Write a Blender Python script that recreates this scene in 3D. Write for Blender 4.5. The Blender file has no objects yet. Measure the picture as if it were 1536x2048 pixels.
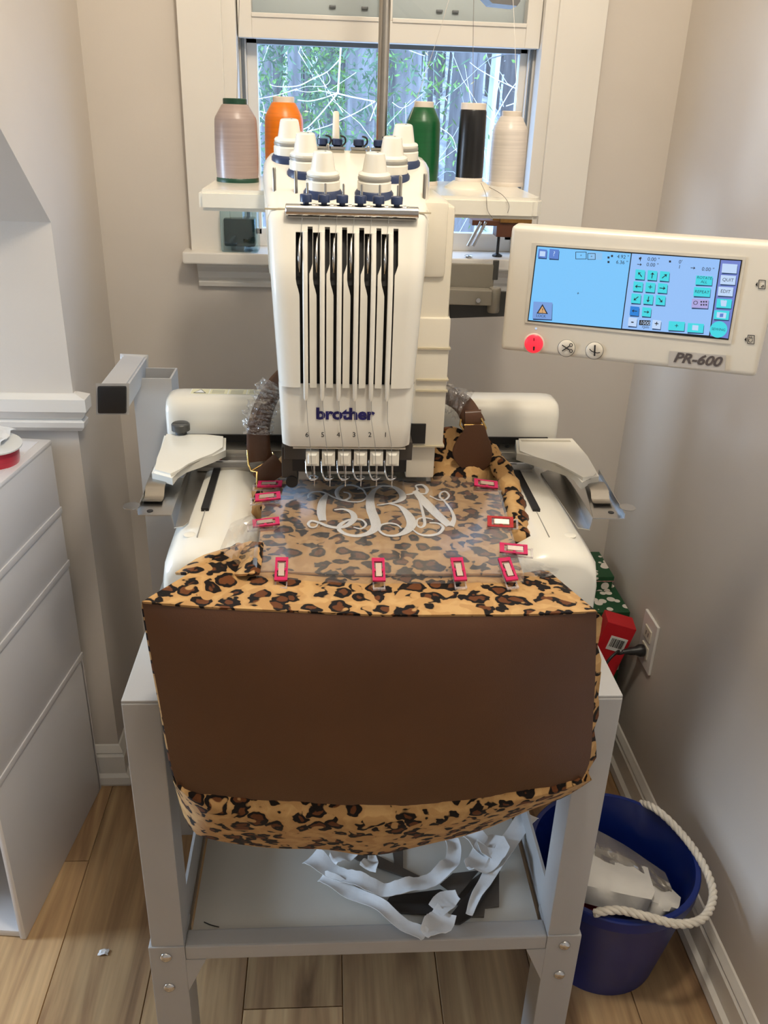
import bpy, bmesh, math, random
from mathutils import Matrix, Vector
random.seed(7)
SC = bpy.context.scene
COL = SC.collection
# ------------------------------------------------------------------ camera
F = 1708.6
RR = Vector((0.9978363360, -0.0578073772, 0.0313201796))   # camera right
RD = Vector((0.0034579642, -0.4295723196, -0.9030258383))  # camera down
RF = Vector((0.0656558375, 0.9011802979, -0.4284429736))   # camera forward
CAM = Vector((-0.0594856, -0.8290064, 1.3417537))
cd = bpy.data.cameras.new('camera')
cam = bpy.data.objects.new('camera', cd); COL.objects.link(cam)
cd.sensor_fit = 'VERTICAL'; cd.sensor_height = 24.0; cd.lens = F * 24.0 / 2048.0
cd.clip_start = 0.02; cd.clip_end = 300
m = Matrix.Identity(4)
for i in range(3):
    m[i][0] = RR[i]; m[i][1] = -RD[i]; m[i][2] = -RF[i]; m[i][3] = CAM[i]
cam.matrix_world = m
SC.camera = cam
# ------------------------------------------------------------------ world, lights, exposure
SC.view_settings.view_transform = 'Standard'
SC.view_settings.look = 'None'
SC.view_settings.gamma = 1.0
SC.view_settings.use_curve_mapping = False
SC.view_settings.exposure = 0.06
SC.cycles.max_bounces = 6; SC.cycles.diffuse_bounces = 3; SC.cycles.glossy_bounces = 3; SC.cycles.transmission_bounces = 4; SC.cycles.transparent_max_bounces = 8
SC.cycles.caustics_reflective = False; SC.cycles.caustics_refractive = False
W = bpy.data.worlds.new('overcast_sky'); SC.world = W; W.use_nodes = True
bg = W.node_tree.nodes['Background']
bg.inputs[0].default_value = (0.37, 0.60, 1.0, 1); bg.inputs[1].default_value = 7.5

def area(name, loc, target, sx, sy, power, col):
    l = bpy.data.lights.new(name, 'AREA'); l.shape = 'RECTANGLE'; l.size = sx; l.size_y = sy
    l.energy = power; l.color = col
    o = bpy.data.objects.new(name, l); COL.objects.link(o); o.location = loc
    d = (Vector(target) - Vector(loc)).normalized()
    o.rotation_euler = d.to_track_quat('-Z', 'Y').to_euler()
    return o
LAMP_POWER = 26.0
DAY_POWER = 40.0
# daylight through the second window, in the far left wall of the room
area('daylight_side_window', (-2.27, 0.28, 1.15), (0.6, 0.28, 1.0), 0.5, 0.72, DAY_POWER, (0.60, 0.78, 1.0))

def sr(r, g, b):
    f = lambda c: ((c/255)/12.92 if c/255 <= 0.04045 else ((c/255+0.055)/1.055)**2.4)
    return (f(r), f(g), f(b), 1.0)

# ------------------------------------------------------------------ materials
MATS = {}
def newmat(name):
    m = bpy.data.materials.new(name); m.use_nodes = True
    return m, m.node_tree.nodes, m.node_tree.links, m.node_tree.nodes['Principled BSDF']
def mat(name, col, rough=0.5, metal=0.0, var=0.06, scale=30.0, bump=0.0, bscale=200.0, stretch=None, coat=0.0, spec=0.5, sheen=0.0):
    """procedural: base colour broken up by noise, optional bump"""
    if name in MATS: return MATS[name]
    m, N, L, P = newmat(name)
    P.inputs['Roughness'].default_value = rough; P.inputs['Metallic'].default_value = metal
    P.inputs['Specular IOR Level'].default_value = spec
    P.inputs['Coat Weight'].default_value = coat
    if sheen: P.inputs['Sheen Weight'].default_value = sheen
    tc = N.new('ShaderNodeTexCoord'); mp = N.new('ShaderNodeMapping')
    L.new(tc.outputs['Object'], mp.inputs[0])
    if stretch: mp.inputs['Scale'].default_value = stretch
    no = N.new('ShaderNodeTexNoise'); no.inputs['Scale'].default_value = scale; no.inputs['Detail'].default_value = 3
    L.new(mp.outputs[0], no.inputs['Vector'])
    cr = N.new('ShaderNodeValToRGB')
    c = Vector(col[:3])
    cr.color_ramp.elements[0].position = 0.3; cr.color_ramp.elements[1].position = 0.7
    cr.color_ramp.elements[0].color = (*[min(1, x*(1-var)) for x in c], 1)
    cr.color_ramp.elements[1].color = (*[min(1, x*(1+var)) for x in c], 1)
    L.new(no.outputs['Fac'], cr.inputs[0]); L.new(cr.outputs[0], P.inputs['Base Color'])
    if bump:
        n2 = N.new('ShaderNodeTexNoise'); n2.inputs['Scale'].default_value = bscale; n2.inputs['Detail'].default_value = 2
        L.new(mp.outputs[0], n2.inputs['Vector'])
        b = N.new('ShaderNodeBump'); b.inputs['Strength'].default_value = bump; b.inputs['Distance'].default_value = 0.002
        L.new(n2.outputs['Fac'], b.inputs['Height']); L.new(b.outputs[0], P.inputs['Normal'])
    MATS[name] = m
    return m
def emit(name, col, strength, base=(0.02, 0.02, 0.02, 1)):
    if name in MATS: return MATS[name]
    m, N, L, P = newmat(name)
    P.inputs['Base Color'].default_value = base; P.inputs['Roughness'].default_value = 0.35
    P.inputs['Emission Color'].default_value = col; P.inputs['Emission Strength'].default_value = strength
    m.cycles.emission_sampling = 'NONE'
    MATS[name] = m; return m
def clear(name, col=(1, 1, 1, 1), mix=0.15, rough=0.1, milky=None, bump=0.0, bscale=60):
    """thin clear film or pane: transparent mixed with gloss, optionally with some milky diffuse"""
    if name in MATS: return MATS[name]
    m = bpy.data.materials.new(name); m.use_nodes = True
    N = m.node_tree.nodes; L = m.node_tree.links; N.clear()
    out = N.new('ShaderNodeOutputMaterial'); t = N.new('ShaderNodeBsdfTransparent'); t.inputs[0].default_value = col
    g = N.new('ShaderNodeBsdfGlossy'); g.inputs['Roughness'].default_value = rough
    fr = N.new('ShaderNodeLayerWeight'); fr.inputs[0].default_value = 0.25
    mu = N.new('ShaderNodeMath'); mu.operation = 'MULTIPLY_ADD'; mu.inputs[1].default_value = 0.5; mu.inputs[2].default_value = mix*0.3
    L.new(fr.outputs['Facing'], mu.inputs[0])
    mx = N.new('ShaderNodeMixShader'); L.new(mu.outputs[0], mx.inputs[0])
    if bump:
        no = N.new('ShaderNodeTexNoise'); no.inputs['Scale'].default_value = bscale
        tc = N.new('ShaderNodeTexCoord'); L.new(tc.outputs['Object'], no.inputs['Vector'])
        b = N.new('ShaderNodeBump'); b.inputs['Strength'].default_value = bump; b.inputs['Distance'].default_value = 0.003
        L.new(no.outputs['Fac'], b.inputs['Height']); L.new(b.outputs[0], g.inputs['Normal'])
    src = t.outputs[0]
    if milky:
        d = N.new('ShaderNodeBsdfDiffuse'); d.inputs[0].default_value = milky[0]
        m2 = N.new('ShaderNodeMixShader'); m2.inputs[0].default_value = milky[1]
        L.new(t.outputs[0], m2.inputs[1]); L.new(d.outputs[0], m2.inputs[2]); src = m2.outputs[0]
    L.new(src, mx.inputs[1]); L.new(g.outputs[0], mx.inputs[2]); L.new(mx.outputs[0], out.inputs[0])
    MATS[name] = m; return m

def wood_mat():
    m, N, L, P = newmat('plank_wood')
    tc = N.new('ShaderNodeTexCoord'); oi = N.new('ShaderNodeObjectInfo')
    add = N.new('ShaderNodeVectorMath'); add.operation = 'MULTIPLY_ADD'
    L.new(oi.outputs['Random'], add.inputs[0]); add.inputs[1].default_value = (3.7, 9.1, 5.3)
    L.new(tc.outputs['Object'], add.inputs[2])
    mp = N.new('ShaderNodeMapping'); mp.inputs['Scale'].default_value = (1, 0.10, 1); L.new(add.outputs[0], mp.inputs[0])
    n1 = N.new('ShaderNodeTexNoise'); n1.inputs['Scale'].default_value = 16; n1.inputs['Detail'].default_value = 5; n1.inputs['Distortion'].default_value = 1.3
    L.new(mp.outputs[0], n1.inputs['Vector'])
    cr = N.new('ShaderNodeValToRGB'); e = cr.color_ramp.elements
    e[0].position = 0.22; e[0].color = sr(104, 78, 54); e[1].position = 0.80; e[1].color = sr(218, 184, 138)
    k = e.new(0.40); k.color = sr(168, 132, 96); k = e.new(0.55); k.color = sr(198, 162, 118)
    L.new(n1.outputs['Fac'], cr.inputs[0])
    mp2 = N.new('ShaderNodeMapping'); mp2.inputs['Scale'].default_value = (1, 0.035, 1); L.new(add.outputs[0], mp2.inputs[0])
    n2 = N.new('ShaderNodeTexNoise'); n2.inputs['Scale'].default_value = 120; n2.inputs['Detail'].default_value = 3
    L.new(mp2.outputs[0], n2.inputs['Vector'])
    mixg = N.new('ShaderNodeMix'); mixg.data_type = 'RGBA'; mixg.blend_type = 'MULTIPLY'; mixg.inputs[0].default_value = 0.5
    L.new(cr.outputs[0], mixg.inputs[6]); L.new(n2.outputs['Fac'], mixg.inputs[7])
    hv = N.new('ShaderNodeHueSaturation')
    mr = N.new('ShaderNodeMapRange'); mr.inputs[3].default_value = 0.85; mr.inputs[4].default_value = 1.35
    L.new(oi.outputs['Random'], mr.inputs[0]); L.new(mr.outputs[0], hv.inputs['Value']); L.new(mixg.outputs[2], hv.inputs['Color'])
    L.new(hv.outputs[0], P.inputs['Base Color']); P.inputs['Roughness'].default_value = 0.42
    b = N.new('ShaderNodeBump'); b.inputs['Strength'].default_value = 0.12; b.inputs['Distance'].default_value = 0.001
    L.new(n2.outputs['Fac'], b.inputs['Height']); L.new(b.outputs[0], P.inputs['Normal'])
    MATS['wood'] = m; return m

def leopard_mat():
    m, N, L, P = newmat('leopard_plush')
    tc = N.new('ShaderNodeTexCoord')
    nz = N.new('ShaderNodeTexNoise'); nz.inputs['Scale'].default_value = 55; nz.inputs['Detail'].default_value = 2
    L.new(tc.outputs['Object'], nz.inputs['Vector'])
    ma = N.new('ShaderNodeVectorMath'); ma.operation = 'MULTIPLY_ADD'; ma.inputs[1].default_value = (0.022, 0.022, 0.022)
    L.new(nz.outputs['Color'], ma.inputs[0]); L.new(tc.outputs['Object'], ma.inputs[2])
    vo = N.new('ShaderNodeTexVoronoi'); vo.inputs['Scale'].default_value = 44; vo.inputs['Randomness'].default_value = 0.85
    L.new(ma.outputs[0], vo.inputs['Vector'])
    n2 = N.new('ShaderNodeTexNoise'); n2.inputs['Scale'].default_value = 70; n2.inputs['Detail'].default_value = 1
    L.new(tc.outputs['Object'], n2.inputs['Vector'])
    # distance jittered by noise
    s = N.new('ShaderNodeMath'); s.operation = 'MULTIPLY_ADD'; s.inputs[1].default_value = 0.34; L.new(n2.outputs['Fac'], s.inputs[0]); L.new(vo.outputs['Distance'], s.inputs[2])
    cr = N.new('ShaderNodeValToRGB'); e = cr.color_ramp.elements
    TAN = sr(188, 146, 94); BLK = sr(22, 15, 12); BR = sr(104, 60, 30)
    e[0].position = 0.43; e[0].color = BR; e[1].position = 0.475; e[1].color = BLK
    k = e.new(0.650); k.color = BLK; k = e.new(0.685); k.color = TAN; k = e.new(0.95); k.color = sr(204, 164, 110)
    L.new(s.outputs[0], cr.inputs[0])
    # gaps torn in the rings by a second, coarser noise
    n4 = N.new('ShaderNodeTexNoise'); n4.inputs['Scale'].default_value = 62; n4.inputs['Detail'].default_value = 0
    of = N.new('ShaderNodeVectorMath'); of.inputs[1].default_value = (3.1, 7.7, 1.9); L.new(tc.outputs['Object'], of.inputs[0]); L.new(of.outputs[0], n4.inputs['Vector'])
    gp = N.new('ShaderNodeMapRange'); gp.inputs[1].default_value = 0.60; gp.inputs[2].default_value = 0.64; L.new(n4.outputs['Fac'], gp.inputs[0])
    mg = N.new('ShaderNodeMix'); mg.data_type = 'RGBA'; L.new(gp.outputs[0], mg.inputs[0]); L.new(cr.outputs[0], mg.inputs[6]); mg.inputs[7].default_value = TAN
    L.new(mg.outputs[2], P.inputs['Base Color']); P.inputs['Roughness'].default_value = 0.85
    P.inputs['Sheen Weight'].default_value = 0.08; P.inputs['Specular IOR Level'].default_value = 0.15
    n3 = N.new('ShaderNodeTexNoise'); n3.inputs['Scale'].default_value = 900
    L.new(tc.outputs['Object'], n3.inputs['Vector'])
    b = N.new('ShaderNodeBump'); b.inputs['Strength'].default_value = 0.35; b.inputs['Distance'].default_value = 0.001
    L.new(n3.outputs['Fac'], b.inputs['Height']); L.new(b.outputs[0], P.inputs['Normal'])
    MATS['leopard'] = m; return m
WOOD = wood_mat(); LEO = leopard_mat()
WALL = mat('wall_paint', sr(217, 208, 197), 0.6, var=0.02, scale=6, bump=0.06, bscale=400)
TRIM = mat('trim_paint', sr(236, 231, 222), 0.35, var=0.015, scale=9)
CEIL = mat('ceiling_paint', sr(232, 228, 220), 0.8, var=0.02, scale=5)
WHITE = mat('machine_white', sr(238, 234, 222), 0.22, var=0.012, scale=12, coat=0.25)
CREAM = mat('machine_cream', sr(230, 222, 204), 0.35, var=0.015, scale=12)
NAVYP = mat('navy_plastic', sr(44, 58, 92), 0.35, var=0.05)
GREYP = mat('grey_plastic', sr(150, 148, 142), 0.4, var=0.04)
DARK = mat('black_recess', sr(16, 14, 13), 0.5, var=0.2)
BLACKP = mat('black_plastic', sr(24, 24, 26), 0.4, var=0.1)
CHROME = mat('chrome', sr(205, 205, 205), 0.16, 1.0, var=0.03)
STEEL = mat('brushed_steel', sr(176, 172, 164), 0.28, 1.0, var=0.06, scale=60, stretch=(0.1, 1, 1))
ZINC = mat('zinc_plate', sr(190, 188, 184), 0.3, 1.0, var=0.05, scale=25)
PAINT = mat('stand_paint', sr(184, 182, 180), 0.42, var=0.02, scale=14, bump=0.04, bscale=500)
SHELFW = mat('shelf_laminate', sr(214, 208, 196), 0.45, var=0.03, scale=8)
LEATHER = mat('brown_leather', sr(86, 54, 32), 0.36, var=0.10, scale=10, bump=0.10, bscale=700)
THREADW = mat('white_embroidery_thread', sr(246, 246, 246), 0.4, var=0.04, scale=500, bump=0.5, bscale=900, stretch=(1, 0.2, 1))
PAPER = mat('white_stabiliser', sr(238, 238, 238), 0.85, var=0.05, scale=25, bump=0.3, bscale=90)
BUCKET = mat('blue_plastic', sr(12, 36, 112), 0.35, var=0.06)
ROPE = mat('white_rope', sr(226, 218, 204), 0.8, var=0.10, scale=80, bump=0.3, bscale=500)
PLASTW = mat('white_drawer_plastic', sr(226, 222, 220), 0.38, var=0.015, scale=7)
GOLD = mat('brass_ring', sr(212, 176, 108), 0.25, 1.0, var=0.05)
REDC = mat('red_card', sr(196, 22, 34), 0.45, var=0.05)
GREENC = mat('green_card', sr(26, 84, 46), 0.5, var=0.08)
WHITEC = mat('white_print', sr(232, 232, 228), 0.5, var=0.02)
BLACKI = mat('black_ink', sr(26, 24, 24), 0.5, var=0.05)
NAVYI = mat('navy_ink', sr(28, 24, 96), 0.4, var=0.03)
PINKP = None
def clipmat(name, col, alpha):
    m, N, L, P = newmat(name)
    P.inputs['Base Color'].default_value = col; P.inputs['Roughness'].default_value = 0.12
    P.inputs['Alpha'].default_value = alpha
    no = N.new('ShaderNodeTexNoise'); no.inputs['Scale'].default_value = 120
    tc = N.new('ShaderNodeTexCoord'); L.new(tc.outputs['Object'], no.inputs['Vector'])
    mr = N.new('ShaderNodeMapRange'); mr.inputs[3].default_value = alpha-0.1; mr.inputs[4].default_value = min(1, alpha+0.1)
    L.new(no.outputs['Fac'], mr.inputs[0]); L.new(mr.outputs[0], P.inputs['Alpha'])
    return m
PINK = clipmat('pink_clear_plastic', sr(222, 40, 104), 0.75)
REDP = clipmat('red_clear_plastic', sr(186, 10, 30), 0.9)
CLEARP = clipmat('clear_plastic', sr(225, 215, 215), 0.35)
GLASS = clear('window_glass', mix=0.12, rough=0.02)
FILM = clear('clear_vinyl_film', mix=0.30, rough=0.16, milky=(sr(225, 222, 224), 0.10), bump=0.25, bscale=22)
WRAP = clear('crinkled_plastic_wrap', mix=0.5, rough=0.12, milky=(sr(230, 230, 235), 0.06), bump=1.0, bscale=160)

# ------------------------------------------------------------------ builders
WL = {}   # world offset of each parent
def link(o): COL.objects.link(o); return o
def tag(o, label=None, cat=None, group=None, kind=None):
    if label: o['label'] = label
    if cat: o['category'] = cat
    if group: o['group'] = group
    if kind: o['kind'] = kind
    return o
def thing(name, label, cat, loc=(0, 0, 0), group=None, kind=None):
    o = bpy.data.objects.new(name, None); link(o); o.location = loc; o.empty_display_size = 0.02
    WL[o.name] = Vector(loc); return tag(o, label, cat, group, kind)
def obj(name, bm, material, parent=None, smooth=None, local=False, label=None, bevel=0.0, mats=None):
    """one mesh object from a bmesh in world coordinates (local=True: in the parent's coordinates)"""
    me = bpy.data.meshes.new(name)
    bmesh.ops.remove_doubles(bm, verts=bm.verts, dist=1e-6)
    if bevel: bmesh.ops.bevel(bm, geom=bm.edges[:], offset=bevel, segments=2, profile=0.6, affect='EDGES', clamp_overlap=True)
    bmesh.ops.recalc_face_normals(bm, faces=bm.faces)
    bm.to_mesh(me); bm.free()
    for mm in (mats or [material]): me.materials.append(mm)
    if smooth is not None:
        me.polygons.foreach_set('use_smooth', [True]*len(me.polygons))
        me.set_sharp_from_angle(angle=math.radians(smooth))
    o = bpy.data.objects.new(name, me); link(o)
    if parent is not None:
        o.parent = parent
        if local: WL[o.name] = Vector((0, 0, 0))
        else:
            o.matrix_parent_inverse = Matrix.Translation(-WL.get(parent.name, Vector((0, 0, 0)))); WL[o.name] = Vector((0, 0, 0))
    else: WL[o.name] = Vector((0, 0, 0))
    if label: o['label'] = label
    return o
def B(): return bmesh.new()
def box(bm, x0, x1, y0, y1, z0, z1, M=None):
    vs = [bm.verts.new((M @ Vector(p)) if M else p) for p in [(x0, y0, z0), (x1, y0, z0), (x1, y1, z0), (x0, y1, z0), (x0, y0, z1), (x1, y0, z1), (x1, y1, z1), (x0, y1, z1)]]
    for f in [(0, 3, 2, 1), (4, 5, 6, 7), (0, 1, 5, 4), (1, 2, 6, 5), (2, 3, 7, 6), (3, 0, 4, 7)]: bm.faces.new([vs[i] for i in f])
    return bm
def bx(*a, **k): return box(B(), *a, **k)
def prism(bm, pts, d):
    """polygon of 3-d points, extruded by vector d"""
    d = Vector(d); a = [bm.verts.new(Vector(p)) for p in pts]; b = [bm.verts.new(Vector(p)+d) for p in pts]
    n = len(a); bm.faces.new(a); bm.faces.new(b[::-1])
    for i in range(n): bm.faces.new((a[i], b[i], b[(i+1) % n], a[(i+1) % n]))
    return bm
def frame_of(d):
    d = Vector(d).normalized(); u = d.orthogonal().normalized(); v = d.cross(u); return u, v
def tube(bm, pts, r, n=8, caps=True, up=None):
    """sweep a circle (r may be a list) along points"""
    pts = [Vector(p) for p in pts]; rings = []
    u = None
    for i, p in enumerate(pts):
        d = (pts[min(i+1, len(pts)-1)] - pts[max(i-1, 0)]).normalized()
        if u is None: u = d.orthogonal().normalized()
        else: u = (u - d*u.dot(d)).normalized()
        v = d.cross(u); rr = r[i] if isinstance(r, (list, tuple)) else r
        rings.append([bm.verts.new(p + (u*math.cos(2*math.pi*k/n) + v*math.sin(2*math.pi*k/n))*rr) for k in range(n)])
    for a, b in zip(rings, rings[1:]):
        for k in range(n): bm.faces.new((a[k], a[(k+1) % n], b[(k+1) % n], b[k]))
    if caps: bm.faces.new(rings[0][::-1]); bm.faces.new(rings[-1])
    return bm
def lathe(bm, prof, c=(0, 0, 0), axis=(0, 0, 1), n=28, capb=True, capt=True):
    """profile of (radius, height) turned about axis through c"""
    c = Vector(c); ax = Vector(axis).normalized(); u, v = frame_of(ax); rings = []
    for r, h in prof:
        rings.append([bm.verts.new(c + ax*h + (u*math.cos(2*math.pi*k/n) + v*math.sin(2*math.pi*k/n))*max(r, 1e-5)) for k in range(n)])
    for a, b in zip(rings, rings[1:]):
        for k in range(n): bm.faces.new((a[k], a[(k+1) % n], b[(k+1) % n], b[k]))
    if capb: bm.faces.new(rings[0][::-1])
    if capt: bm.faces.new(rings[-1])
    return bm
def grid(bm, rows, close=False):
    vs = [[bm.verts.new(p) for p in r] for r in rows]
    for a, b in zip(vs, vs[1:]):
        n = len(a)
        for k in range(n if close else n-1):
            q = (a[k], a[(k+1) % n], b[(k+1) % n], b[k])
            if len(set(q)) == 4: bm.faces.new(q)
    return vs
def spline(pts, n=8):
    """Catmull-Rom through points (any dimension)"""
    P = [Vector(p) for p in pts]; out = []
    for i in range(len(P)-1):
        p0, p1, p2, p3 = P[max(i-1, 0)], P[i], P[i+1], P[min(i+2, len(P)-1)]
        for k in range(n):
            t = k/n
            out.append(0.5*((2*p1) + (p2-p0)*t + (2*p0-5*p1+4*p2-p3)*t*t + (3*p1-p0-3*p2+p3)*t**3))
    out.append(P[-1]); return out
def resample(pts, n):
    P = [Vector(p) for p in pts]; L = [0]
    for a, b in zip(P, P[1:]): L.append(L[-1]+(b-a).length)
    out = []; j = 0
    for i in range(n):
        s = L[-1]*i/(n-1)
        while j < len(P)-2 and L[j+1] < s: j += 1
        t = (s-L[j])/max(1e-9, L[j+1]-L[j]); out.append(P[j].lerp(P[j+1], t))
    return out
def ray(px, py): return RR*((px-768)/F) + RD*((py-1024)/F) + RF
def U(px, py, ax, val):
    """the point on a plane of the place (ax = X, Y or Z at val) seen at a photo position"""
    k = 'XYZ'.index(ax); r = ray(px, py); return CAM + r*((val-CAM[k])/r[k])
def UP(px, py, p0, n):
    r = ray(px, py); n = Vector(n); return CAM + r*((Vector(p0)-CAM).dot(n)/r.dot(n))
def coons(top, bot, lef, rig, nu, nv):
    """2-d Coons patch from four boundary polylines; rows run from top to bottom"""
    T = resample(top, nu); Bo = resample(bot, nu); Lf = resample(lef, nv); Rg = resample(rig, nv); out = []
    for j in range(nv):
        v = j/(nv-1); row = []
        for i in range(nu):
            u = i/(nu-1)
            p = T[i]*(1-v) + Bo[i]*v + Lf[j]*(1-u) + Rg[j]*u - (T[0]*(1-u)*(1-v) + T[-1]*u*(1-v) + Bo[0]*(1-u)*v + Bo[-1]*u*v)
            row.append(p)
        out.append(row)
    return out
def text(name, s, size, origin, ux, uy, material, parent, bold=0.0, shear=0.0, ext=0.0002, sx=1.0, align='CENTER'):
    c = bpy.data.curves.new(name, 'FONT'); c.body = s; c.size = size; c.align_x = align; c.align_y = 'CENTER'
    c.extrude = 0; c.offset = bold; c.shear = shear; c.resolution_u = 3
    t = bpy.data.objects.new(name, c); me = bpy.data.meshes.new_from_object(t)
    bpy.data.objects.remove(t); bpy.data.curves.remove(c)
    ux = Vector(ux).normalized(); uy = Vector(uy).normalized(); n = ux.cross(uy); o0 = Vector(origin)
    for v in me.vertices: v.co = o0 + ux*v.co.x*sx + uy*v.co.y + n*(v.co.z+ext)
    me.materials.clear(); me.materials.append(material); me.name = name
    o = bpy.data.objects.new(name, me); link(o)
    if parent is not None:
        o.parent = parent; o.matrix_parent_inverse = Matrix.Translation(-WL.get(parent.name, Vector((0, 0, 0))))
    WL[o.name] = Vector((0, 0, 0)); return o
def dup(root, loc, mtx=None, label=None):
    """copy of a thing with copies of its parts (built in local coordinates)"""
    r = root.copy(); link(r); r.location = loc
    if mtx is not None: r.matrix_world = Matrix.Translation(loc) @ mtx.to_4x4()
    if label: r['label'] = label
    for ch in list(root.children):
        c = ch.copy(); link(c); c.parent = r
        for g in ch.children:
            d = g.copy(); link(d); d.parent = c
    return r
# ================================================================== THE ROOM
XR, XL, YB, ZC = 0.600, -0.503, 0.940, 2.35
XF, YF = -2.30, -2.45           # far left and rear of the room
YK = 0.632                      # knee wall face
ZK = 1.158                      # where the sloped ceiling starts
SL = 0.84                       # rise of the slope per metre towards the camera
YT = YK - (ZC-ZK)/SL
floor = tag(obj('floor', bx(XF, XR, YF, YB, -0.06, -0.004), WOOD), kind='structure', label='light hickory plank floor with dark grain')
# planks: one object each
def plank_mesh(w, l):
    bm = B(); box(bm, 0, w, 0, l, -0.004, 0.0)
    return bm
PW = 0.1628; cols = {-5: [0.55], -4: [0.41], -3: [-0.1], -2: [0.52], -1: [0.095], 0: [0.66], 1: [0.30], 2: [-0.12], 3: [0.45], -6: [0.2]}
for k, js in cols.items():
    x0 = -0.032 + PW*k; x1 = min(x0+PW, XR)
    ys = [-0.40] + js + [YB]
    for a, b in zip(ys, ys[1:]):
        bm = B(); g = 0.0009
        box(bm, x0+g, x1-g, a+g, b-g, -0.004, 0.0)
        bmesh.ops.bevel(bm, geom=[e for e in bm.edges if all(v.co.z > -0.001 for v in e.verts)], offset=0.0006, segments=1, affect='EDGES')
        obj('plank', bm, WOOD, floor)
tag(obj('wall_right', bx(XR, XR+0.1, YF, YB+0.1, -0.06, ZC+0.1), WALL), kind='structure', label='plain greige painted wall on the right')
# back wall with the window opening
WX0, WX1, WZ0, WZ1 = -0.236, 0.330, 1.060, 2.02
bm = B()
box(bm, XF, WX0, YB, YB+0.10, 0, ZC); box(bm, WX1, XR, YB, YB+0.10, 0, ZC)
box(bm, WX0, WX1, YB, YB+0.10, 0, WZ0); box(bm, WX0, WX1, YB, YB+0.10, WZ1, ZC)
tag(obj('wall_back', bm, WALL), kind='structure', label='greige painted back wall around the window')
# left: dormer cheek and knee wall, one solid
bm = B()
prism(bm, [(XL, YB, 0), (XL, YK, 0), (XL, YK, ZK), (XL, YT, ZC), (XL, YB, ZC)], (-0.08, 0, 0))
tag(obj('wall_left', bm, WALL), kind='structure', label='white painted dormer cheek beside the window')
tag(obj('wall_knee', bx(XF, XL-0.08, YK, YK+0.06, 0, ZK+0.05), WALL), kind='structure', label='low knee wall behind the drawer tower')
bm = B(); prism(bm, [(XF, YK, ZK), (XF, YT, ZC), (XF, YT+0.06, ZC+0.04), (XF, YK+0.06, ZK+0.04)], (XL-0.08-XF, 0, 0))
tag(obj('ceiling_slope', bm, WALL), kind='structure', label='sloped ceiling above the knee wall')
tag(obj('ceiling', bx(XF, XR, YF, YB, ZC, ZC+0.05), CEIL), kind='structure')
tag(obj('wall_rear', bx(XF, XR, YF-0.1, YF, 0, ZC), WALL), kind='structure')
D0, D1, E0, E1 = 0.0, 0.56, 0.75, 1.55     # opening of the second window, in the far left wall
bm = B()
box(bm, XF-0.1, XF, YF, D0, -0.06, ZC); box(bm, XF-0.1, XF, D1, YB, -0.06, ZC); box(bm, XF-0.1, XF, D0, D1, -0.06, E0); box(bm, XF-0.1, XF, D0, D1, E1, ZC)
tag(obj('wall_side', bm, WALL), kind='structure')
w2 = thing('window_2', None, None, (XF, (D0+D1)/2, E0), kind='structure')
bm = B()
for a in [(D0-0.05, D0+0.03, E0-0.05, E1+0.05), (D1-0.03, D1+0.05, E0-0.05, E1+0.05), (D0+0.03, D1-0.03, E1-0.03, E1+0.05), (D0+0.03, D1-0.03, E0-0.05, E0+0.03), (D0+0.03, D1-0.03, 1.13, 1.17)]:
    box(bm, XF-0.05, XF+0.02, a[0], a[1], a[2], a[3])
obj('window_frame', bm, TRIM, w2)
obj('pane', bx(XF-0.03, XF-0.026, D0, D1, E0, E1), GLASS, w2)

def profile_strip(bm, prof, p0, p1, out, up=(0, 0, 1)):
    """moulding: 2-d profile (out, up) swept from p0 to p1"""
    out = Vector(out); up = Vector(up); p0 = Vector(p0); p1 = Vector(p1)
    a = [bm.verts.new(p0+out*o+up*h) for o, h in prof]; b = [bm.verts.new(p1+out*o+up*h) for o, h in prof]
    n = len(a); bm.faces.new(a); bm.faces.new(b[::-1])
    for i in range(n): bm.faces.new((a[i], a[(i+1) % n], b[(i+1) % n], b[i]))
    return bm
BASE = [(0, 0), (0.020, 0), (0.022, 0.006), (0.020, 0.022), (0.012, 0.028), (0.012, 0.072), (0.008, 0.078), (0.010, 0.082), (0.006, 0.090), (0.003, 0.096), (0, 0.098)]
tag(obj('baseboard_right', profile_strip(B(), BASE, (XR, YF, 0), (XR, YB, 0), (-1, 0, 0)), TRIM), kind='structure')
tag(obj('baseboard_back', profile_strip(B(), BASE, (XL, YB, 0), (XR, YB, 0), (0, -1, 0)), TRIM), kind='structure')
def corner_strip(bm, prof, z, yend):
    rings = [[bm.verts.new(p) for p in r] for r in ([(XF, YK-o, z+h) for o, h in prof], [(XL+o, YK-o, z+h) for o, h in prof], [(XL+o, yend, z+h) for o, h in prof])]
    n = len(prof); bm.faces.new(rings[0]); bm.faces.new(rings[2][::-1])
    for a, b in zip(rings, rings[1:]):
        for i in range(n): bm.faces.new((a[i], a[(i+1) % n], b[(i+1) % n], b[i]))
    return bm
bm = corner_strip(B(), BASE, 0, YB)
tag(obj('baseboard_left', bm, TRIM), kind='structure')
# chair rail on the knee wall, returned at the corner
CR = [(0, 0), (0.010, 0.0), (0.016, 0.008), (0.018, 0.018), (0.012, 0.022), (0.018, 0.028), (0.024, 0.038), (0.026, 0.040), (0.026, 0.062), (0.006, 0.066), (0, 0.066)]
bm = corner_strip(B(), CR, 0.808, YK+0.012)
tag(obj('trim_1', bm, TRIM), kind='structure', label='white moulded chair rail ending at the wall corner')
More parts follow.
